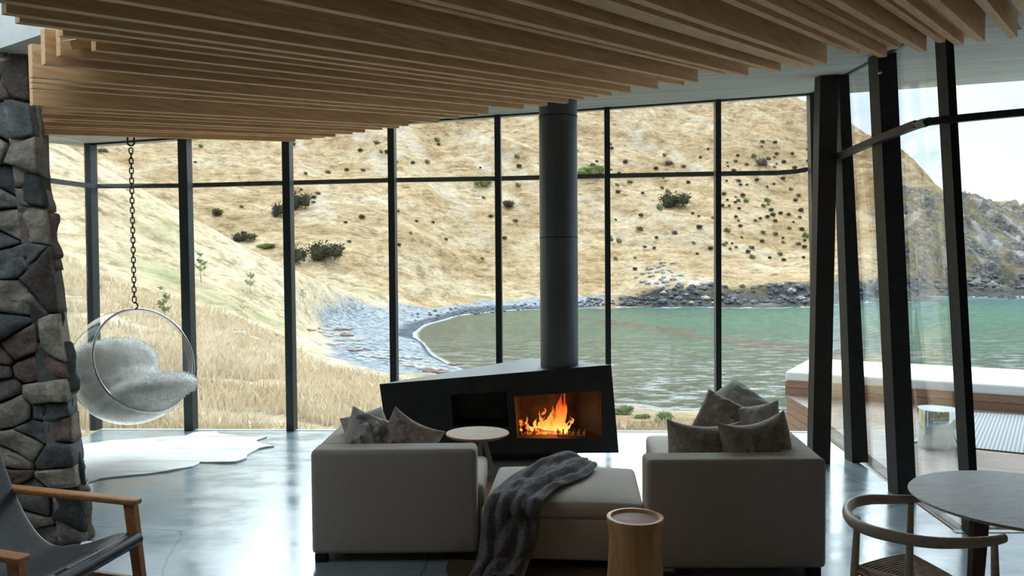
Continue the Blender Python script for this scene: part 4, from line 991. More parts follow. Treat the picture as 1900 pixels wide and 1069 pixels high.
fnz = tex(26, 4, (1, 1, .35), .6); fa = mix_(1.0, ramp_(lw.outputs['Facing'], [(.05, (1, 1, 1)), (.6, (.0, .0, .0))]), ramp_(fnz.outputs['Fac'], [(.38, (.08, .08, .08)), (.58, (1, 1, 1))]), 'MULTIPLY'); L.new(fa, mx.inputs[0]); L.new(trn.outputs[0], mx.inputs[1]); L.new(em.outputs[0], mx.inputs[2]); L.new(mx.outputs[0], o_.inputs[0])
M['flame'] = m
mb = MB(); rf_ = random.Random(3)
base = [(982, 806, 12, 22), (992, 806, 18, 30), (1003, 810, 22, 38), (1012, 812, 24, 50), (1022, 812, 22, 62), (1030, 812, 18, 80), (1037, 808, 14, 92), (1028, 806, 12, 66), (1046, 800, 10, 40), (1018, 800, 12, 44), (1040, 806, 12, 58), (972, 798, 7, 30), (1060, 786, 6, 14), (1000, 790, 8, 30), (1034, 790, 8, 66), (1050, 808, 9, 30), (1056, 804, 7, 22), (966, 804, 8, 14), (1008, 770, 5, 16), (1044, 782, 7, 46)]
for k, (x_, y_, w_, h_) in enumerate(base):
    q = atY(x_, y_, FY + .19 + rf_.uniform(-.03, .05)); rw = w_ / FPX * FY / 2; hh = h_ / FPX * FY; pts = []; rad = []
    for i in range(13):
        t = i / 12; pts.append(q + Vector((math.sin(t * 5 + k) * .016 + t * .06 * hh / .35 * (1 if k % 4 else .2), math.cos(t * 4 + k) * .012, t * hh)))
        rad.append(rw * (math.sin(math.pi * min(1, t * .62 + .30)) ** 1.1) * (1 - t) ** .55 * (1 + .34 * math.sin(t * 15 + k * 2)) + .0008)
    mb.tube(pts, rad, 12, flat=.6, up=Y3)
o = mb.build('flames', M['flame']); tag(o, 'orange and yellow flames burning in the firebox', 'fire', kind='stuff')
m, nt, p = nodes('glowing_log'); N = nt.nodes; L = nt.links; geo = N.new('ShaderNodeNewGeometry'); nn = tex(22, 5)
L.new(ramp_(nn.outputs['Fac'], [(.4, (.03, .015, .01)), (.6, (.25, .10, .05))]), p.inputs['Base Color']); L.new(ramp_(nn.outputs['Fac'], [(.5, (0, 0, 0)), (.62, (1, .18, .02))]), p.inputs['Emission Color']); p.inputs['Emission Strength'].default_value = 1.4
M['ember'] = m
for k, (xa, ya, xb, yb, r_) in enumerate(((968, 808, 1040, 806, .035), (990, 800, 1050, 811, .03), (962, 780, 985, 808, .03))):
    a = atY(xa, ya, FY + .13 + .03 * k); b_ = atY(xb, yb, FY + .16 - .02 * k); mb = MB(); mb.tube([a.lerp(b_, i / 6) + Vector((0, 0, .004 * math.sin(i * 2))) for i in range(7)], [r_ * (1 + .08 * math.sin(i * 2.3)) for i in range(7)], 10)
    o = mb.build('firewood_log', M['ember']); tag(o, ['charred log glowing under the flames, lowest of the fire', 'charred log lying towards the fire grate', 'short log standing at the left end of the firebox'][k], 'log')
fl_ = bpy.data.lights.new('fire_glow', 'POINT'); fl_.energy = 4; fl_.color = (1, .38, .1); fl_.shadow_soft_size = .08; flo = bpy.data.objects.new('fire_glow', fl_); COL.objects.link(flo); flo.location = atY(1022, 780, FY + .10)

# ---- sofas
def sofa_left():
    t = empty('sofa', (-.7, 5.1, 0), 'oatmeal corner sofa module on the left, its plain back to the room', 'sofa')
    x0, x1, y0, y1 = -1.185, -.215, 4.61, 5.58
    mb = MB(); mb.rbox((x0, y0, .05), (x1, y0 + .20, .665), .03, 3); mb.build('backrest', M['fabric'], t)
    mb = MB(); mb.rbox((x0, y0 + .195, .05), (x0 + .20, y1, .66), .03, 3); mb.build('side_rest', M['fabric'], t)
    mb = MB(); mb.rbox((x0 + .19, y0 + .19, .05), (x1 + .01, y1 - .02, .25), .02, 3); mb.build('base', M['fabric'], t)
    mb = MB(); mb.rbox((x0 + .20, y0 + .2, .245), (x1 + .035, y1 - .02, .40), .035, 5, .015); mb.build('seat_cushion', M['fabric'], t)
    for x_, y_ in ((x0 + .05, y0 + .05), (x1 - .05, y0 + .05), (x0 + .05, y1 - .08), (x1 - .05, y1 - .1)):
        mb = MB(); mb.rbox((x_ - .035, y_ - .035, 0), (x_ + .035, y_ + .035, .052), .005); mb.build('foot', M['steel'], t)
    return t
sofa_left()
def sofa_right():
    t = empty('sofa', (1.25, 5.1, 0), 'oatmeal corner sofa module on the right with five cushions, darker plain back', 'sofa')
    x0, x1, y0, y1 = .735, 1.725, 4.34, 6.02; sk = .05
    Rm = Matrix.Translation((x1, y0, 0)) @ Matrix.Rotation(math.radians(-5.5), 4, 'Z') @ Matrix.Translation((-x1, -y0, 0))
    mb = MB(); mb.rbox((x0, y0, .05), (x1, y0 + .20, .66), .03, 3); mb.build('backrest', M['fabric'], t)
    mb = MB(); mb.rbox((x1 - .22, y0 + .10, .05), (x1, y1 - .30, .655), .03, 3, M=Rm); mb.build('side_rest', M['fabric'], t)
    mb = MB(); mb.rbox((x0 + .14, y0 + .19, .05), (x1 - .1, y1 - .01, .25), .02, 3, M=Rm); mb.build('base', M['fabric'], t)
    mb = MB(); mb.rbox((x0 + .12, y0 + .2, .245), (x1 - .18, y1, .42), .04, 5, .02, M=Rm); mb.build('seat_cushion', M['fabric'], t)
    for x_, y_ in ((x0 + .05, y0 + .05), (x1 - .06, y0 + .05), (x0 + .3, y1 - .1), (x1 + .02, y1 - .4)):
        mb = MB(); mb.rbox((x_ - .035, y_ - .035, 0), (x_ + .035, y_ + .035, .052), .005); mb.build('foot', M['steel'], t)
sofa_right()
def ottoman():
    t = empty('ottoman', (.3, 4.87, 0), 'wide oatmeal ottoman between the two sofas with a grey throw over it', 'ottoman')
    a, b_ = Vector((-.165, 4.455, 0)), Vector((.735, 4.455, 0)); Rm = Matrix.Translation((-.165, 4.47, 0)) @ Matrix.Rotation(math.radians(-5.5), 4, 'Z')
    Rm = Matrix.Translation((-.168, 4.50, 0)) @ Matrix.Rotation(math.radians(-5), 4, 'Z')
    mb = MB(); mb.rbox((0, 0, .06), (.90, .82, .30), .02, 3, M=Rm); mb.build('base', M['fabric'], t)
    mb = MB(); mb.rbox((-.004, -.004, .295), (.904, .824, .385), .035, 8, .03, M=Rm); mb.build('top_cushion', M['fabric'], t)
    for x_, y_ in ((.06, .06), (.87, .06), (.06, .76), (.87, .76)):
        mb = MB(); mb.rbox((x_ - .03, y_ - .03, 0), (x_ + .03, y_ + .03, .062), .005, M=Rm); mb.build('foot', M['steel'], t)
ottoman()
def pillow(name, c, w, h, th, nrm, roll, mt, label, seed=0, sag=.0, crease=.012, pleat=.006, grp='sofa cushions'):
    nrm = Vector(nrm).normalized(); ux = Z3.cross(nrm).normalized(); uz = nrm.cross(ux)
    cr_, sr_ = math.cos(roll), math.sin(roll); e = ux * cr_ + uz * sr_; g = -ux * sr_ + uz * cr_
    n = 22; rows = []; mb = MB()
    for side in (1, -1):
        rows = []
        for i in range(n + 1):
            row = []
            for j in range(n + 1):
                u = math.sin((i / n - .5) * math.pi); v = math.sin((j / n - .5) * math.pi)
                x = u * w / 2 * (1 - .055 * (1 - v * v)); y = v * h / 2 * (1 - .055 * (1 - u * u))
                y -= .55 * sag * max(0, v) * (1 - u * u) * h
                t = 1.2 * th / 2 * (max(0, (1 - u ** 2)) ** .42) * (max(0, (1 - v ** 2)) ** .42)
                edge = (1 - u ** 4) * (1 - v ** 4)
                k = mn.noise(Vector((u * 1.6 + seed, v * 1.6, side))) * crease * 2.2 + abs(mn.noise(Vector((u * 2.2 + v * 1.5 + seed, (v - u) * 4.5, side * 3)))) * crease * 4.5
                pl = pleat * max(0, v + .35) ** .8 * math.sin(u * 13 + 2.2 * mn.noise(Vector((u * 3, v * 2, seed))) * 3 + v * 1.5)
                row.append(Vector(c) + e * x + g * y + nrm * (side * (t + (k + pl) * edge)))
            rows.append(row)
        mb.grid(rows)
    o = mb.build(name, mt, ang=60); tag(o, label, 'cushion', grp); return o
CU, CG = M['cushion'], M['cushion_grey']
pillow('cushion', atY(1306, 840, 4.76), .45, .39, .17, (-.02, -1, .16), -.03, CU, 'taupe cushion leaning on the right sofa back, at its left end', 1, .14, .016)
pillow('cushion', atY(1407, 838, 4.66), .44, .42, .17, (.2, -1, .2), .13, CU, 'taupe cushion on the right sofa, front one with its raised corner to the right', 2, .16, .018)
pillow('cushion', atY(1405, 797, 5.12), .32, .34, .13, (-.7, -.7, .3), .25, CG, 'grey cushion behind the raised corner cushion on the right sofa', 3, .05, .014)
pillow('cushion', atY(1352, 793, 5.25), .46, .38, .15, (-.25, -.9, .5), -.42, CU, 'dark creased cushion in the middle of the right sofa pile', 4, .05, .024)
pillow('cushion', atY(1372, 755, 5.55), .42, .34, .12, (-.2, -.6, .75), -.72, CG, 'smooth grey cushion on top at the back of the right sofa pile', 5, .0, .006)
pillow('cushion', atY(690, 816, 4.98), .36, .34, .13, (.4, -.9, .45), -.42, CG, 'grey creased cushion in the corner of the left sofa', 6, .08, .02)
pillow('cushion', atY(684, 805, 5.2), .34, .30, .11, (.6, -.6, .4), .1, CG, 'pale cushion half hidden behind the grey one on the left sofa', 7, .0, .006)
pillow('cushion', atY(757, 822, 4.99), .36, .34, .13, (.15, -1, .3), -.5, CU, 'brown cushion with two pointed corners on the left sofa', 8, .12, .012)

# ---- throw over the ottoman
def strip(Lp, Rp, n=90, mcol=40):
    def interp(P, t):
        k = t * (len(P) - 1); i = min(int(k), len(P) - 2); f = k - i
        p0, p1, p2, p3 = P[max(i - 1, 0)], P[i], P[i + 1], P[min(i + 2, len(P) - 1)]
        return .5 * ((2 * p1) + (p2 - p0) * f + (2 * p0 - 5 * p1 + 4 * p2 - p3) * f * f + (3 * p1 - p0 - 3 * p2 + p3) * f ** 3)
    return [[interp(Lp, i / n).lerp(interp(Rp, i / n), j / mcol) for j in range(mcol + 1)] for i in range(n + 1)]
zo = .425
YH = 4.44
tl = [(1050, 850, zo), (1005, 858, zo), (968, 876, zo), (935, 897, zo), (908, 925, zo - .02)]
trr = [(1108, 866, zo), (1092, 884, zo), (1060, 898, zo), (1030, 912, zo), (1006, 938, zo - .02)]
Lp = [atZ(*q) for q in tl] + [atY(897, 955, YH), atY(891, 1000, YH - .02), atY(884, 1045, YH - .05), Vector(atZ(868, 1075, .03))]
Rp = [atZ(*q) for q in trr] + [atY(1000, 960, YH), atY(996, 1000, YH - .02), atY(984, 1040, YH - .05), Vector(atZ(972, 1078, .03))]
rows = strip(Lp, Rp); NR = len(rows); NCc = len(rows[0]); new = []
for i, row in enumerate(rows):
    t = i / (NR - 1); nr = []
    for j, pnt in enumerate(row):
        v = j / (NCc - 1); ni = min(i + 1, NR - 1); di = (rows[ni][j] - rows[max(i - 1, 0)][j]).normalized(); dj = (row[min(j + 1, NCc - 1)] - row[max(j - 1, 0)]).normalized()
        nn_ = di.cross(dj).normalized(); nn_ = -nn_ if nn_.dot(Vector((0, -1, 1))) < 0 else nn_
        ph = v * 21 + math.sin(t * 5) * 1.5 + mn.noise(Vector((v * 2, t * 4, 0))) * 3
        amp = .020 if t < .5 else .026
        fold = amp * (math.sin(ph) * .6 + .5) + .026 * (mn.noise(Vector((v * 6 + t * 5, t * 9, 3))) + .3) + .014 * mn.noise(Vector((v * 14, t * 22, 7)))
        fold += .05 * math.exp(-((t - .13) / .13) ** 2) * (.6 + .4 * math.sin(v * 5)) * math.sin(math.pi * v)
        edge_ = min(1, v * 8, (1 - v) * 8); fold = fold * (.15 + .85 * edge_) + .004
        nr.append(pnt + nn_ * max(fold, .004))
    new.append(nr)
mb = MB(); mb.grid(new)
o = mb.build('throw_blanket', M['throw'], ang=180); md = o.modifiers.new('solid', 'SOLIDIFY'); md.thickness = .007; md.offset = 1
md = o.modifiers.new('sub', 'SUBSURF'); md.levels = md.render_levels = 1
tag(o, 'crumpled charcoal wool throw draped diagonally over the ottoman to the floor', 'blanket')
# fringe end
# ---- turned wooden stool
sc_ = atY(1178, 957, 4.0); sz_ = sc_.z
t = empty('wooden_stool', (sc_.x, sc_.y, 0), 'turned solid pine stool with a dished top in front of the right sofa', 'stool')
r0 = 53.5 / FPX * 4.0
k_ = sz_ / .49
prof_ = [(.001, 0), (r0 * 1.02, 0), (r0 * 1.04, .03), (r0 * 1.01, .1), (r0 * .96, .2), (r0 * .905, .33), (r0 * .90, .38), (r0 * .93, .42), (r0 * .985, .455), (r0, .475), (r0 * .985, .486), (r0 * .93, .489), (r0 * .86, .487), (r0 * .83, .478), (r0 * .80, .4725)]
mb = MB(); mb.lathe([(r, z * k_) for r, z in prof_] , (sc_.x, sc_.y, 0), 48, wob=.006); mb.build('body', M['stool_wood'], t)
mb = MB(); mb.lathe([(.001, .474 * k_), (r0 * .5, .4735 * k_), (r0 * .815, .4735 * k_), (r0 * .80, .465 * k_), (.001, .465 * k_)], (sc_.x, sc_.y, 0), 48); mb.build('dished_top', M['stool_top'], t)
# ---- little round table
tc_ = atZ(886, 803, .5); r_ = 59.5 / FPX * tc_.y
t = empty('side_table', (tc_.x, tc_.y, 0), 'small round oak side table on three grey steel legs before the fireplace', 'table')
mb = MB(); mb.lathe([(.001, .475), (r_ - .03, .475), (r_ - .005, .487), (r_, .494), (r_ - .004, .5), (.001, .5)], (tc_.x, tc_.y, 0), 56); mb.build('tabletop', M['oak'], t, ang=30)
M['leg_grey'] = mat('grey_powder_coat', (.16, .18, .18), (.13, .145, .145), .5, 5)
for (px0, px1, dy) in ((874, 868, .12), (893, 888, -.02), (897, 918, -.1)):
    a = atY(px0, 820, tc_.y + dy * .3); a.z = .478; b_ = atY(px1, 880, tc_.y + dy); b_ = Vector((a.x + (b_.x - a.x) * 1.6, tc_.y + dy * 1.3, 0)); mb = MB(); mb.bar(a, b_, .035, .012, X3); mb.build('leg', M['leg_grey'], t)
mb = MB(); mb.lathe([(.001, .465), (.06, .465), (.06, .476), (.001, .476)], (tc_.x, tc_.y, 0), 24); mb.build('mounting_plate', M['leg_grey'], t)

# ---- rugs
def rug(name, pts, z, th, mt, label, seed):
    P = [atZ(x_, y_, z) if len(q_) == 2 else None for q_ in pts for (x_, y_) in [q_]]; Q = []
    for i in range(len(P)):
        a, b_ = P[i], P[(i + 1) % len(P)]; k = max(1, int((a - b_).length / .06))
        for j in range(k):
            w_ = a.lerp(b_, j / k); w_ += Vector((mn.noise(w_ * 7 + Vector((seed, 0, 0))), mn.noise(w_ * 7 + Vector((0, seed, 0))), 0)) * .018; Q.append(w_)
    tr = tessellate_polygon([[Vector((q.x, q.y, 0)) for q in Q]]); n = len(Q); mb = MB()
    lo_ = [Vector((q.x, q.y, .001)) for q in Q]; hi_ = [Vector((q.x, q.y, z + .006 * (mn.noise(q * 3) > .15))) for q in Q]
    mb.add(lo_ + hi_, [tuple(reversed(t_)) for t_ in tr] + [tuple(i + n for i in t_) for t_ in tr] + [(i, (i + 1) % n, n + (i + 1) % n, n + i) for i in range(n)])
    o = mb.build(name, mt, smooth=False); tag(o, label, 'rug'); return o
M['hide'] = mat('white_cowhide', (.80, .79, .76), (.70, .68, .63), .8, 2.2, (1, 2.5, 1), 6, .3, 60, .004, spec=.15)
nt = M['hide'].node_tree; N = nt.nodes; L = nt.links; p = nt.nodes['Principled BSDF']; geo = N.new('ShaderNodeNewGeometry')
hn = tex(2.1, 4, (1, 1.6, 1)); bc = [l for l in nt.links if l.to_socket == p.inputs['Base Color']][0].from_socket
L.new(mix_(ramp_(hn.outputs['Fac'], [(.60, (0, 0, 0)), (.70, (.75, .75, .75))]), bc, (.48, .34, .25)), p.inputs['Base Color'])
rug('cowhide_rug', [(133, 850), (132, 829), (207, 817), (290, 812), (345, 809), (362, 802), (402, 801), (408, 806), (445, 810), (494, 810), (476, 817), (480, 821), (508, 827), (480, 832), (463, 841), (457, 850), (438, 857), (408, 858), (371, 857), (359, 865), (311, 874), (269, 879), (214, 884), (183, 888), (148, 899)], .012, .01, M['hide'], 'white cowhide rug with faint brown patches below the hanging chair', 3)
M['brown_hide'] = mat('brown_cowhide', (.13, .085, .055), (.08, .052, .035), .8, 3, spec=.15, bump=.2, bscale=60)
rugp = [(-.30, 4.05), (-.1, 3.9), (.5, 3.95), (1.0, 4.1), (1.05, 4.7), (.92, 5.5), (.75, 6.05), (.55, 6.5), (.2, 6.62), (-.25, 6.45), (-.55, 6.35), (-.62, 5.8), (-.5, 5.2), (-.4, 4.6)]
mb = MB(); n = len(rugp); Q = []
for i in range(n):
    a = Vector((*rugp[i], 0)); b_ = Vector((*rugp[(i + 1) % n], 0))
    for j in range(8): q = a.lerp(b_, j / 8); Q.append(q + Vector((mn.noise(q * 4), mn.noise(q * 4 + Vector((5, 0, 0))), 0)) * .05)
tr = tessellate_polygon([Q]); n = len(Q); mb.add([Vector((q.x, q.y, .001)) for q in Q] + [Vector((q.x, q.y, .008)) for q in Q], [tuple(reversed(t_)) for t_ in tr] + [tuple(i + n for i in t_) for t_ in tr] + [(i, (i + 1) % n, n + (i + 1) % n, n + i) for i in range(n)])
tag(mb.build('cowhide_rug', M['brown_hide'], smooth=False), 'dark brown hide rug under the ottoman and side table', 'rug')

# ---- hanging bubble chair
bc_ = atY(245.5, 680, 7.3); RS = 107.5 / FPX * 7.3; nrm = Vector((.80, -.50, .33)).normalized()
t = empty('hanging_chair', (bc_.x, bc_.y, bc_.z), 'clear acrylic bubble chair hanging on a chain by the left windows', 'chair')
e1_ = nrm.orthogonal().normalized(); e2_ = nrm.cross(e1_); hcap = .42; mb = MB(); rows = []; nA = 72
th0 = math.acos(hcap)
for i in range(41):
    th = math.pi - (math.pi - th0) * i / 40
    rows.append([bc_ + (nrm * math.cos(th) + (e1_ * math.cos(2 * math.pi * k / nA) + e2_ * math.sin(2 * math.pi * k / nA)) * math.sin(th)) * RS for k in range(nA)])
rows2 = [[bc_ + (v - bc_) * .985 for v in r] for r in rows]
mb.grid(rows, closed=True); mb.build('bubble_shell', M['acrylic'], t)
rho = math.sin(th0) * RS; mb = MB()
mb.tube([bc_ + nrm * (hcap * RS) + (e1_ * math.cos(2 * math.pi * k / nA) + e2_ * math.sin(2 * math.pi * k / nA)) * rho for k in range(nA)], .0105, 10, closed=True); mb.build('rim_ring', M['chrome'], t)
topq = max((bc_ + nrm * (hcap * RS) + (e1_ * math.cos(a) + e2_ * math.sin(a)) * rho for a in [2 * math.pi * k / 360 for k in range(360)]), key=lambda v: v.z)
# hook
hk = [topq + Vector((math.cos(a) * .03, 0, math.sin(a) * .03 + .03)) for a in [math.radians(d) for d in range(-150, 120, 18)]]
mb = MB(); mb.tube(hk, .008, 8); mb.build('hook', M['chain'], t)
ctop = Vector((topq.x, topq.y, zr(topq.x, topq.y))); cbot = topq + Z3 * .065
def link(c, L_, r_, rot, wire):
    pts = []
    for k in range(16):
        a = 2 * math.pi * k / 16; x = math.cos(a) * r_; z = math.sin(a) * r_ + (L_ / 2 - r_) * (1 if math.sin(a) > 0 else -1)
        pts.append(c + Vector((x * math.cos(rot), x * math.sin(rot), z)))
    return pts
mb = MB(); nL = int((ctop.z - cbot.z - .16) / .045)
for i in range(nL): mb.tube(link(cbot + Z3 * (.025 + i * .045), .058, .016, (i % 2) * 1.57 + .3, .005), .0055, 6, closed=True, up=Vector((.3, .9, .1)))
mb.build('chain', M['chain'], t)
mb = MB(); mb.tube(link(ctop - Z3 * .09, .17, .028, .4, .006), .008, 8, closed=True, up=Vector((.3, .9, .1))); mb.tube([ctop, ctop - Z3 * .03], .012, 8, up=Y3); mb.build('swivel_link', M['chain'], t)
# sheepskin inside
fdir = Vector((nrm.x, nrm.y, 0)).normalized(); wdir = Vector((-fdir.y, fdir.x, 0))
def ell(mb, c, r, tilt=0, n=20):
    c = bc_ + fdir * c[0] + wdir * c[1] + Z3 * c[2]; fa = fdir * math.cos(tilt) + Z3 * math.sin(tilt); ua = -fdir * math.sin(tilt) + Z3 * math.cos(tilt); rows = []
    for i in range(n + 1):
        th = math.pi * i / n
        rows.append([c + ua * (math.cos(th) * r[2]) + (fa * (math.cos(ph) * r[0]) + wdir * (math.sin(ph) * r[1])) * math.sin(th) for ph in [2 * math.pi * k / (2 * n) for k in range(2 * n)]])
    mb.grid(rows, closed=True)
mb = MB()
ell(mb, (-.25, -.02, .0), (.19, .44, .25), .25); ell(mb, (-.18, 0, -.20), (.28, .42, .20), .3); ell(mb, (.02, 0, -.32), (.38, .38, .16), -.02)
ell(mb, (.22, 0, -.22), (.30, .36, .14), .10); ell(mb, (.43, 0, -.15), (.25, .33, .11), .10); ell(mb, (-.1, 0, -.36), (.26, .3, .1))
o = mb.build('sheepskin', M['fur'], t, ang=180)
md = o.modifiers.new('remesh', 'REMESH'); md.mode = 'VOXEL'; md.voxel_size = .016; md.use_smooth_shade = True
md = o.modifiers.new('sm', 'SMOOTH'); md.iterations = 14; md.factor = .6
dt = bpy.data.textures.new('fur_clumps', 'CLOUDS'); dt.noise_scale = .09; dt.noise_depth = 3
md = o.modifiers.new('disp', 'DISPLACE'); md.texture = dt; md.strength = .03; md.mid_level = .5
# keep it inside the sphere at the back: fur strands
dg = bpy.context.evaluated_depsgraph_get(); ev = o.evaluated_get(dg); me_ = ev.to_mesh(); fv = []; ff = []; rf2 = random.Random(9)
for vi in range(0, len(me_.vertices)):
    if rf2.random() > .62: continue
    v = me_.vertices[vi]; c_ = Vector(v.co); nn_ = (Vector(v.normal) + Vector((rf2.gauss(0, .45), rf2.gauss(0, .45), rf2.gauss(-.15, .45)))).normalized(); L_ = rf2.uniform(.018, .04)
    if (c_ + nn_ * L_).length > RS * .985 and (c_.dot(nrm) < hcap * RS): L_ *= .2
    sd = nn_.orthogonal().normalized() * .0028; b0 = len(fv); fv += [c_ - sd, c_ + sd, c_ + nn_ * L_]; ff.append((b0, b0 + 1, b0 + 2))
ev.to_mesh_clear()
me2 = bpy.data.meshes.new('fur_strands'); me2.from_pydata(fv, [], ff); me2.materials.append(M['fur']); o2_ = bpy.data.objects.new('fur_pile', me2); COL.objects.link(o2_); o2_.parent = t; o2_['kind'] = 'stuff'

# ---- safari armchair, bottom left
t = empty('armchair', (-2.3, 3.7, 0), 'oiled teak armchair with a slung black leather seat, bottom left', 'armchair')
TK = M['teak']
A1 = atY(257, 926, 3.9); A0 = atY(-60, 893, 4.28); B1 = atY(46, 1032, 3.18)
ad = (A1 - A0).normalized(); B0 = B1 - ad * 1.0; B0.z = A0.z + .0; sidev = (A1 - B1); sidev.z = 0; sidev.normalize()
for a, b_ in ((A0 - ad * .25, A1), (B0, B1)):
    mb = MB(); d_ = (b_ - a).normalized(); L_ = (b_ - a).length; Mx = Matrix.Translation(a) @ Matrix((d_, sidev, d_.cross(sidev))).transposed().to_4x4()
    mb.rbox((0, -.032, -.030), (L_, .032, .0), .009, 2, M=Mx); mb.build('armrest', TK, t)
legs = []
for a in (A1, B1):
    tp_ = a - ad * .05 - Z3 * .028; bt_ = tp_ + Vector((ad.x, ad.y, 0)).normalized() * .075; bt_.z = 0
    mb = MB(); mb.bar(tp_, bt_, .038, .055, sidev, w2=.034, h2=.045); mb.build('front_leg', TK, t); legs.append((tp_, bt_))
for a in (A0 - ad * .1, B0 + ad * .12):
    tp_ = a - Z3 * .03; bt_ = Vector((tp_.x - ad.x * .04, tp_.y - ad.y * .04, 0)); mb = MB(); mb.bar(tp_, bt_, .034, .045, sidev); mb.build('rear_leg', TK, t)
f1 = legs[0][0].lerp(legs[0][1], .30); f2 = legs[1][0].lerp(legs[1][1], .30)
mb = MB(); mb.tube([f1 + ad * .012, f2 + ad * .012], .034, 18); mb.build('front_rail', M['leather'], t)
g1_ = legs[0][0].lerp(legs[0][1], .68); mb = MB(); mb.bar(g1_, g1_ - ad * .95 - Z3 * .0, .022, .045, sidev); mb.build('side_stretcher', TK, t)
g2_ = legs[1][0].lerp(legs[1][1], .68); mb = MB(); mb.bar(g2_, g2_ - ad * .95, .022, .045, sidev); mb.build('side_stretcher', TK, t)
# leather sling
sl_ = []
for s_, dz in ((0.0, .03), (.05, .033), (.12, .01), (.22, -.03), (.35, -.07), (.48, -.09), (.58, -.07), (.68, .02), (.76, .14), (.84, .30), (.90, .46)):
    row = []
    for k in range(13):
        v = k / 12; q = f1.lerp(f2, .03 + v * .94) - Vector((ad.x, ad.y, 0)).normalized() * s_; q.z = f1.z + dz - .03 * math.sin(math.pi * v) * min(1, s_ * 4); row.append(q)
    sl_.append(row)
mb = MB(); mb.grid(sl_); o = mb.build('leather_sling', M['leather'], t, ang=180); md = o.modifiers.new('solid', 'SOLIDIFY'); md.thickness = .006; md = o.modifiers.new('s', 'SUBSURF'); md.levels = md.render_levels = 2

# ---- round dining table, right
tx, ty, tz, trd = 2.175, 3.33, .74, .46
t = empty('dining_table', (tx, ty, 0), 'round table with a limed oak top and dark legs at the right edge', 'table')
mb = MB(); mb.lathe([(.001, tz - .022), (trd - .035, tz - .022), (trd - .012, tz - .014), (trd, tz - .004), (trd - .003, tz), (.001, tz)], (tx, ty, 0), 72); mb.build('tabletop', M['table_top'], t, ang=30)
for a in (195, 268, 15, 95):
    r1 = math.radians(a + (8 if a == 195 else 0)); p0 = Vector((tx + math.cos(r1) * .30, ty + math.sin(r1) * .30, tz - .02)); p1 = Vector((tx + math.cos(r1) * .36, ty + math.sin(r1) * .36, 0)); mb = MB()
    mb.bar(p0, p1, .06, .04, X3, w2=.035, h2=.03); mb.build('leg', M['table_leg'], t, ang=30)

# ---- bentwood dining chair
t = empty('dining_chair', (1.7, 3.25, 0), 'bentwood dining chair with a curved back rail and woven cord seat by the round table', 'chair')
CW = M['chair_wood']
cp = [(1712, 924, .70), (1690, 926, .70), (1655, 927, .70), (1615, 927, .70), (1585, 933, .695), (1572, 947, .69), (1580, 966, .685), (1610, 983, .685), (1660, 996, .69), (1720, 1006, .695), (1780, 1008, .70), (1840, 1004, .705), (1866, 998, .705)]
raw = [atZ(*q) for q in cp]; pts = []
for i in range(len(raw) - 1):
    p0, p1, p2, p3 = raw[max(i - 1, 0)], raw[i], raw[i + 1], raw[min(i + 2, len(raw) - 1)]
    for k in range(6):
        f = k / 6; pts.append(.5 * ((2 * p1) + (p2 - p0) * f + (2 * p0 - 5 * p1 + 4 * p2 - p3) * f * f + (3 * p1 - p0 - 3 * p2 + p3) * f ** 3))
pts.append(raw[-1]); n = len(pts); rad = [.0135 + .006 * math.sin(math.pi * i / (n - 1)) for i in range(n)]; rad[0] = .008; rad[-1] = .006
mb = MB(); mb.tube(pts, rad, 14, flat=1.25); mb.build('back_rail', CW, t)
SZ = .455
sq = [Vector((1.435, 3.33, SZ)), Vector((1.83, 3.60, SZ)), Vector((2.05, 3.17, SZ)), Vector((1.62, 2.92, SZ))]
lg = [(atZ(1591, 960, .668), sq[0]), (atZ(1690, 934, .682), sq[1]), (atZ(1845, 1008, .682), sq[2]), (atZ(1688, 1000, .672), sq[3])]
for a, s_ in lg:
    dr = (Vector((s_.x, s_.y, 0)) - Vector((a.x, a.y, 0))); b_ = Vector((a.x + dr.x * .25, a.y + dr.y * .25, 0)); 
    cx0 = Vector((1.73, 3.26, 0)); out_ = (Vector((a.x, a.y, 0)) - cx0).normalized() * .03; b_ = Vector((a.x + out_.x, a.y + out_.y, 0))
    mb = MB(); mb.tube([a, a.lerp(b_, .35), a.lerp(b_, .7), b_], [.0125, .0165, .0165, .011], 12, up=Y3); mb.build('leg', CW, t)
ftp = [a.lerp(Vector((a.x, a.y, 0)), (a.z - SZ) / a.z) for a, _ in lg]
for i in range(4):
    mb = MB(); mb.tube([ftp[i] - Z3 * .01, ftp[(i + 1) % 4] - Z3 * .01], .011, 10); mb.build('seat_rail', CW, t)
c_ = sum(ftp, Vector()) / 4
for i in range(4):   # four woven wedges meeting in the middle
    a, b_ = ftp[i], ftp[(i + 1) % 4]; rows = []; K = 26
    for k in range(K + 1):
        f = k / K; row = []
        for j in range(9):
            q = a.lerp(b_, j / 8).lerp(c_, f * .985); cordz = .004 * abs(math.sin(k * math.pi / 2 * 1.0 + .4))
            row.append(Vector((q.x, q.y, SZ + .006 - .012 * math.sin(math.pi * min(f, 1) * .5) + cordz + .006 * math.sin(math.pi * j / 8))))
        rows.append(row)
    ob = []
    o_r = [Vector((v.x, v.y, SZ - .030)) for v in rows[0]]; oo = [v + (v - c_).normalized() * .014 - Z3 * .012 for v in rows[0]]
    mb = MB(); mb.grid([o_r, oo] + rows); mb.build('woven_seat', M['cord'], t, ang=30)

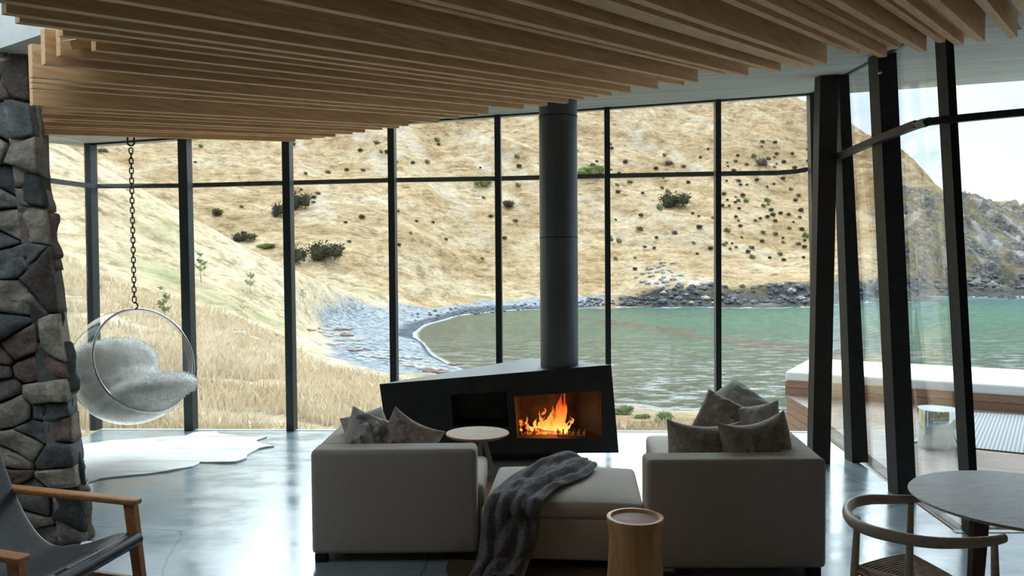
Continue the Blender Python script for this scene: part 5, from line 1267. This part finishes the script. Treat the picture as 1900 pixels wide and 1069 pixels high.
# ---- papers by the chimney foot
q = atZ(160, 996, .0); mb = MB(); pa = [atZ(x_, y_, .004) for x_, y_ in ((150, 997), (166, 984), (173, 990), (152, 1003))]
M['paper_y'] = mat('printed_yellow_paper', (.75, .62, .28), (.62, .42, .20), .7, 14); M['paper_w'] = mat('white_paper', (.8, .82, .83), None, .7, 5)
mb.hexa(pa + [v + Z3 * .01 for v in pa]); tag(mb.build('magazine', M['paper_y'], smooth=False), 'yellow patterned magazine on the floor at the foot of the stone chimney', 'magazine')
pa = [atZ(x_, y_, .004) for x_, y_ in ((149, 1012), (153, 1005), (171, 1006), (166, 1012))]
mb = MB(); mb.hexa(pa + [v + Z3 * .006 for v in pa]); tag(mb.build('paper_sheet', M['paper_w'], smooth=False), 'white paper sheet on the floor beside the yellow magazine', 'paper')

# ================================================================== THE DECK OUTSIDE
DZ = -.10
m, nt, p = nodes('deck_boards'); N = nt.nodes; L = nt.links; geo = N.new('ShaderNodeNewGeometry')
def boards(c1, c2, vert=False, width=.12, ang=0.0, gloss=.6):
    global nt, N, L, geo
    m, nt, p = nodes('timber_boards'); N = nt.nodes; L = nt.links; geo = N.new('ShaderNodeNewGeometry')
    mp = N.new('ShaderNodeMapping'); mp.vector_type = 'POINT'; mp.inputs['Rotation'].default_value = (0, 0, -ang); L.new(geo.outputs['Position'], mp.inputs[0])
    sx = N.new('ShaderNodeSeparateXYZ'); L.new(mp.outputs[0], sx.inputs[0]); ax = sx.outputs[2] if vert else sx.outputs[1]
    dv = N.new('ShaderNodeMath'); dv.operation = 'DIVIDE'; dv.inputs[1].default_value = width; L.new(ax, dv.inputs[0])
    fr = N.new('ShaderNodeMath'); fr.operation = 'FRACT'; L.new(dv.outputs[0], fr.inputs[0]); fl = N.new('ShaderNodeMath'); fl.operation = 'FLOOR'; L.new(dv.outputs[0], fl.inputs[0])
    wn = N.new('ShaderNodeTexWhiteNoise'); wn.noise_dimensions = '1D'; L.new(fl.outputs[0], wn.inputs['W'])
    gn = N.new('ShaderNodeTexNoise'); gn.inputs['Scale'].default_value = 3; gn.inputs['Detail'].default_value = 6
    mp2 = N.new('ShaderNodeMapping'); mp2.inputs['Scale'].default_value = (1, 12, 12); L.new(mp.outputs[0], mp2.inputs[0]); L.new(mp2.outputs[0], gn.inputs['Vector'])
    b = ramp_(gn.outputs['Fac'], [(.3, c2), (.7, c1)]); b = mix_(.35, b, mix_(1.0, b, ramp_(wn.outputs['Value'], [(0, (.55, .5, .46)), (1, (1.35, 1.35, 1.35))]), 'MULTIPLY'))
    gp_ = ramp_(fr.outputs[0], [(0, (.12, .12, .12)), (.05, (.12, .12, .12)), (.08, (1, 1, 1)), (1, (1, 1, 1))]); b = mix_(1.0, b, gp_, 'MULTIPLY')
    L.new(b, p.inputs['Base Color']); p.inputs['Roughness'].default_value = gloss; return m
fR = Vector((0, 0, 0))
G1 = atZ(1457, 733, DZ); G2 = atZ(1900, 767, DZ); bdk = (G2 - G1); bdk.z = 0; bdk.normalize(); bnk = Vector((-bdk.y, bdk.x, 0))   # bench front line
dang = math.atan2(bdk.y, bdk.x)
M['deck'] = boards((.27, .195, .15), (.19, .13, .095), False, .09, dang, .75)
M['clad'] = boards((.36, .205, .13), (.26, .14, .085), True, .115, 0, .6)
nearL = Vector((atZ(1502, 759, DZ).x, atZ(1502, 759, DZ).y, 0))
ldir = (nearL - Vector((G1.x, G1.y, 0))).normalized()
far_ = G1 + bnk * 1.75
pd = [Vector((G1.x, G1.y, 0)) + bnk * 1.75, Vector((G1.x, G1.y, 0)) + bnk * 1.75 + bdk * 7.5, Vector((8.8, 5.45, 0)), Vector((FRC.x + .28, 5.45, 0)), Vector((FBR.x + .30, 7.7, 0)), Vector((nearL.x, nearL.y, 0)), Vector((G1.x, G1.y, 0))]
dk = empty('timber_deck', (5, 8, DZ), 'weathered timber deck outside the right glass walls', 'deck'); dk['kind'] = 'structure'
def slabchild(name, poly, z0, z1, mt, parent):
    tr = tessellate_polygon([poly]); n = len(poly); mb = MB(); mb.add([Vector((q.x, q.y, z0)) for q in poly] + [Vector((q.x, q.y, z1)) for q in poly], [tuple(t_) for t_ in tr] + [tuple(i + n for i in t_) for t_ in tr]); mb.build(name, mt, parent, smooth=False)
    for i in range(n): pass
    return mb
tr = tessellate_polygon([pd]); n = len(pd); mb = MB(); mb.add([Vector((q.x, q.y, DZ - .04)) for q in pd] + [Vector((q.x, q.y, DZ)) for q in pd], [tuple(t_) for t_ in tr] + [tuple(i + n for i in t_) for t_ in tr] + [(i, (i + 1) % n, n + (i + 1) % n, n + i) for i in range(n)])
mb.build('deck_surface', M['deck'], dk, smooth=False)
ins = [Vector((q.x, q.y, 0)) for q in pd]; cen = sum(ins, Vector()) / n; ins = [q + (cen - q).normalized() * .02 for q in ins]
mb = MB(); mb.add([Vector((q.x, q.y, -2.4)) for q in ins] + [Vector((q.x, q.y, DZ - .041)) for q in ins], [(i, (i + 1) % n, n + (i + 1) % n, n + i) for i in range(n)]); mb.build('side_cladding', M['clad'], dk, smooth=False)
# bench: timber base + white mattress
BH = .17
bt = empty('deck_bench', (G1.x, G1.y, DZ), 'long low timber bench base along the outer edge of the deck', 'bench')
z1 = DZ + BH * 1.0
zc0 = atP(1457, 707, G1, -bnk).z; zc1 = atP(1457, 689, G1, -bnk).z
mb = MB(); g = Vector((G1.x, G1.y, 0)); P = [g + bdk * .0, g + bdk * 7.3, g + bdk * 7.3 + bnk * 1.72, g + bnk * 1.72]
mb.hexa([q + Z3 * (DZ + .001) for q in P] + [q + Z3 * zc0 for q in P]); mb.build('timber_frame', M['clad'], bt, smooth=False)
Mx = Matrix.Translation(g) @ Matrix((bdk, bnk, Z3)).transposed().to_4x4(); mb = MB(); mb.rbox((.0, .0, zc0 + .001), (7.25, 1.7, zc1), .03, 8, .0, M=Mx)
o = mb.build('bench_mattress', M['cushion_white'], ang=60); tag(o, 'long white canvas mattress on the timber bench outside', 'mattress')
# mirror-polished drum table
dq = atZ(1740, 829, DZ); rd = 36 / FPX * dq.y; hz = atY(1740, 758, dq.y).z; M['mirror'] = mat('mirror_polished_steel', (.72, .78, .78), (.66, .72, .72), .06, 3, metal=1)
mb = MB(); n_ = 48; prof2 = []
ring = []
for k in range(n_):
    a = 2 * math.pi * k / n_; ring.append(Vector((math.cos(a) * rd * (1 + .05 * math.cos(3 * a + .6)), math.sin(a) * rd * (1 + .05 * math.cos(3 * a + .6)), 0)))
rows = [[Vector((dq.x, dq.y, z_)) + v * s_ for v in ring] for z_, s_ in ((DZ + .001, .99), (DZ + .01, 1), (hz - .01, 1), (hz, .985))]
mb.grid(rows, closed=True); mb.f += [tuple(range(n_)), tuple(3 * n_ + k for k in range(n_))]; mb.mi += [0, 0]
o = mb.build('drum_table', M['mirror'], ang=30); tag(o, 'mirror-polished metal drum stool standing on the deck', 'stool')
# woven mat on the deck
m, nt, p = nodes('woven_mat'); N = nt.nodes; L = nt.links; geo = N.new('ShaderNodeNewGeometry')
mp = N.new('ShaderNodeMapping'); mp.inputs['Rotation'].default_value = (0, 0, .6); L.new(geo.outputs['Position'], mp.inputs[0]); ck = N.new('ShaderNodeTexWave'); ck.inputs['Scale'].default_value = 9; ck.inputs['Distortion'].default_value = 0; L.new(mp.outputs[0], ck.inputs['Vector'])
L.new(ramp_(ck.outputs['Fac'], [(.3, (.20, .205, .21)), (.7, (.36, .365, .37))]), p.inputs['Base Color']); p.inputs['Roughness'].default_value = .95
mq = [atZ(x_, y_, DZ + .012) for x_, y_ in ((1688, 819), (1902, 841), (1902, 771), (1782, 764))]
ex = (mq[1] - mq[0]); mq[1] = mq[0] + ex * 1.6; ex2 = (mq[2] - mq[3]); mq[2] = mq[3] + ex2 * 2.6
mb = MB(); mb.hexa([Vector((q.x, q.y, DZ + .001)) for q in mq] + [Vector((q.x, q.y, DZ + .014)) for q in mq]); tag(mb.build('outdoor_mat', m, smooth=False), 'grey diagonally woven mat lying on the deck', 'rug')
# bank of soil and the narrow gutter beside the floor edge
bnk_ = MB(); gq = [Vector((FBR.x + .02, FBR.y, 0)), Vector((FBR.x + .32, 7.7, 0)), Vector((FRC.x + .30, 5.45, 0)), Vector((FRC.x + .02, FRC.y + .1, 0))]
bnk_.hexa([q + Z3 * -.45 for q in gq] + [q + Z3 * -.22 for q in gq]); o = bnk_.build('trim_1', M['concrete_plain'], smooth=False); o['kind'] = 'structure'
bpy.context.view_layer.update()
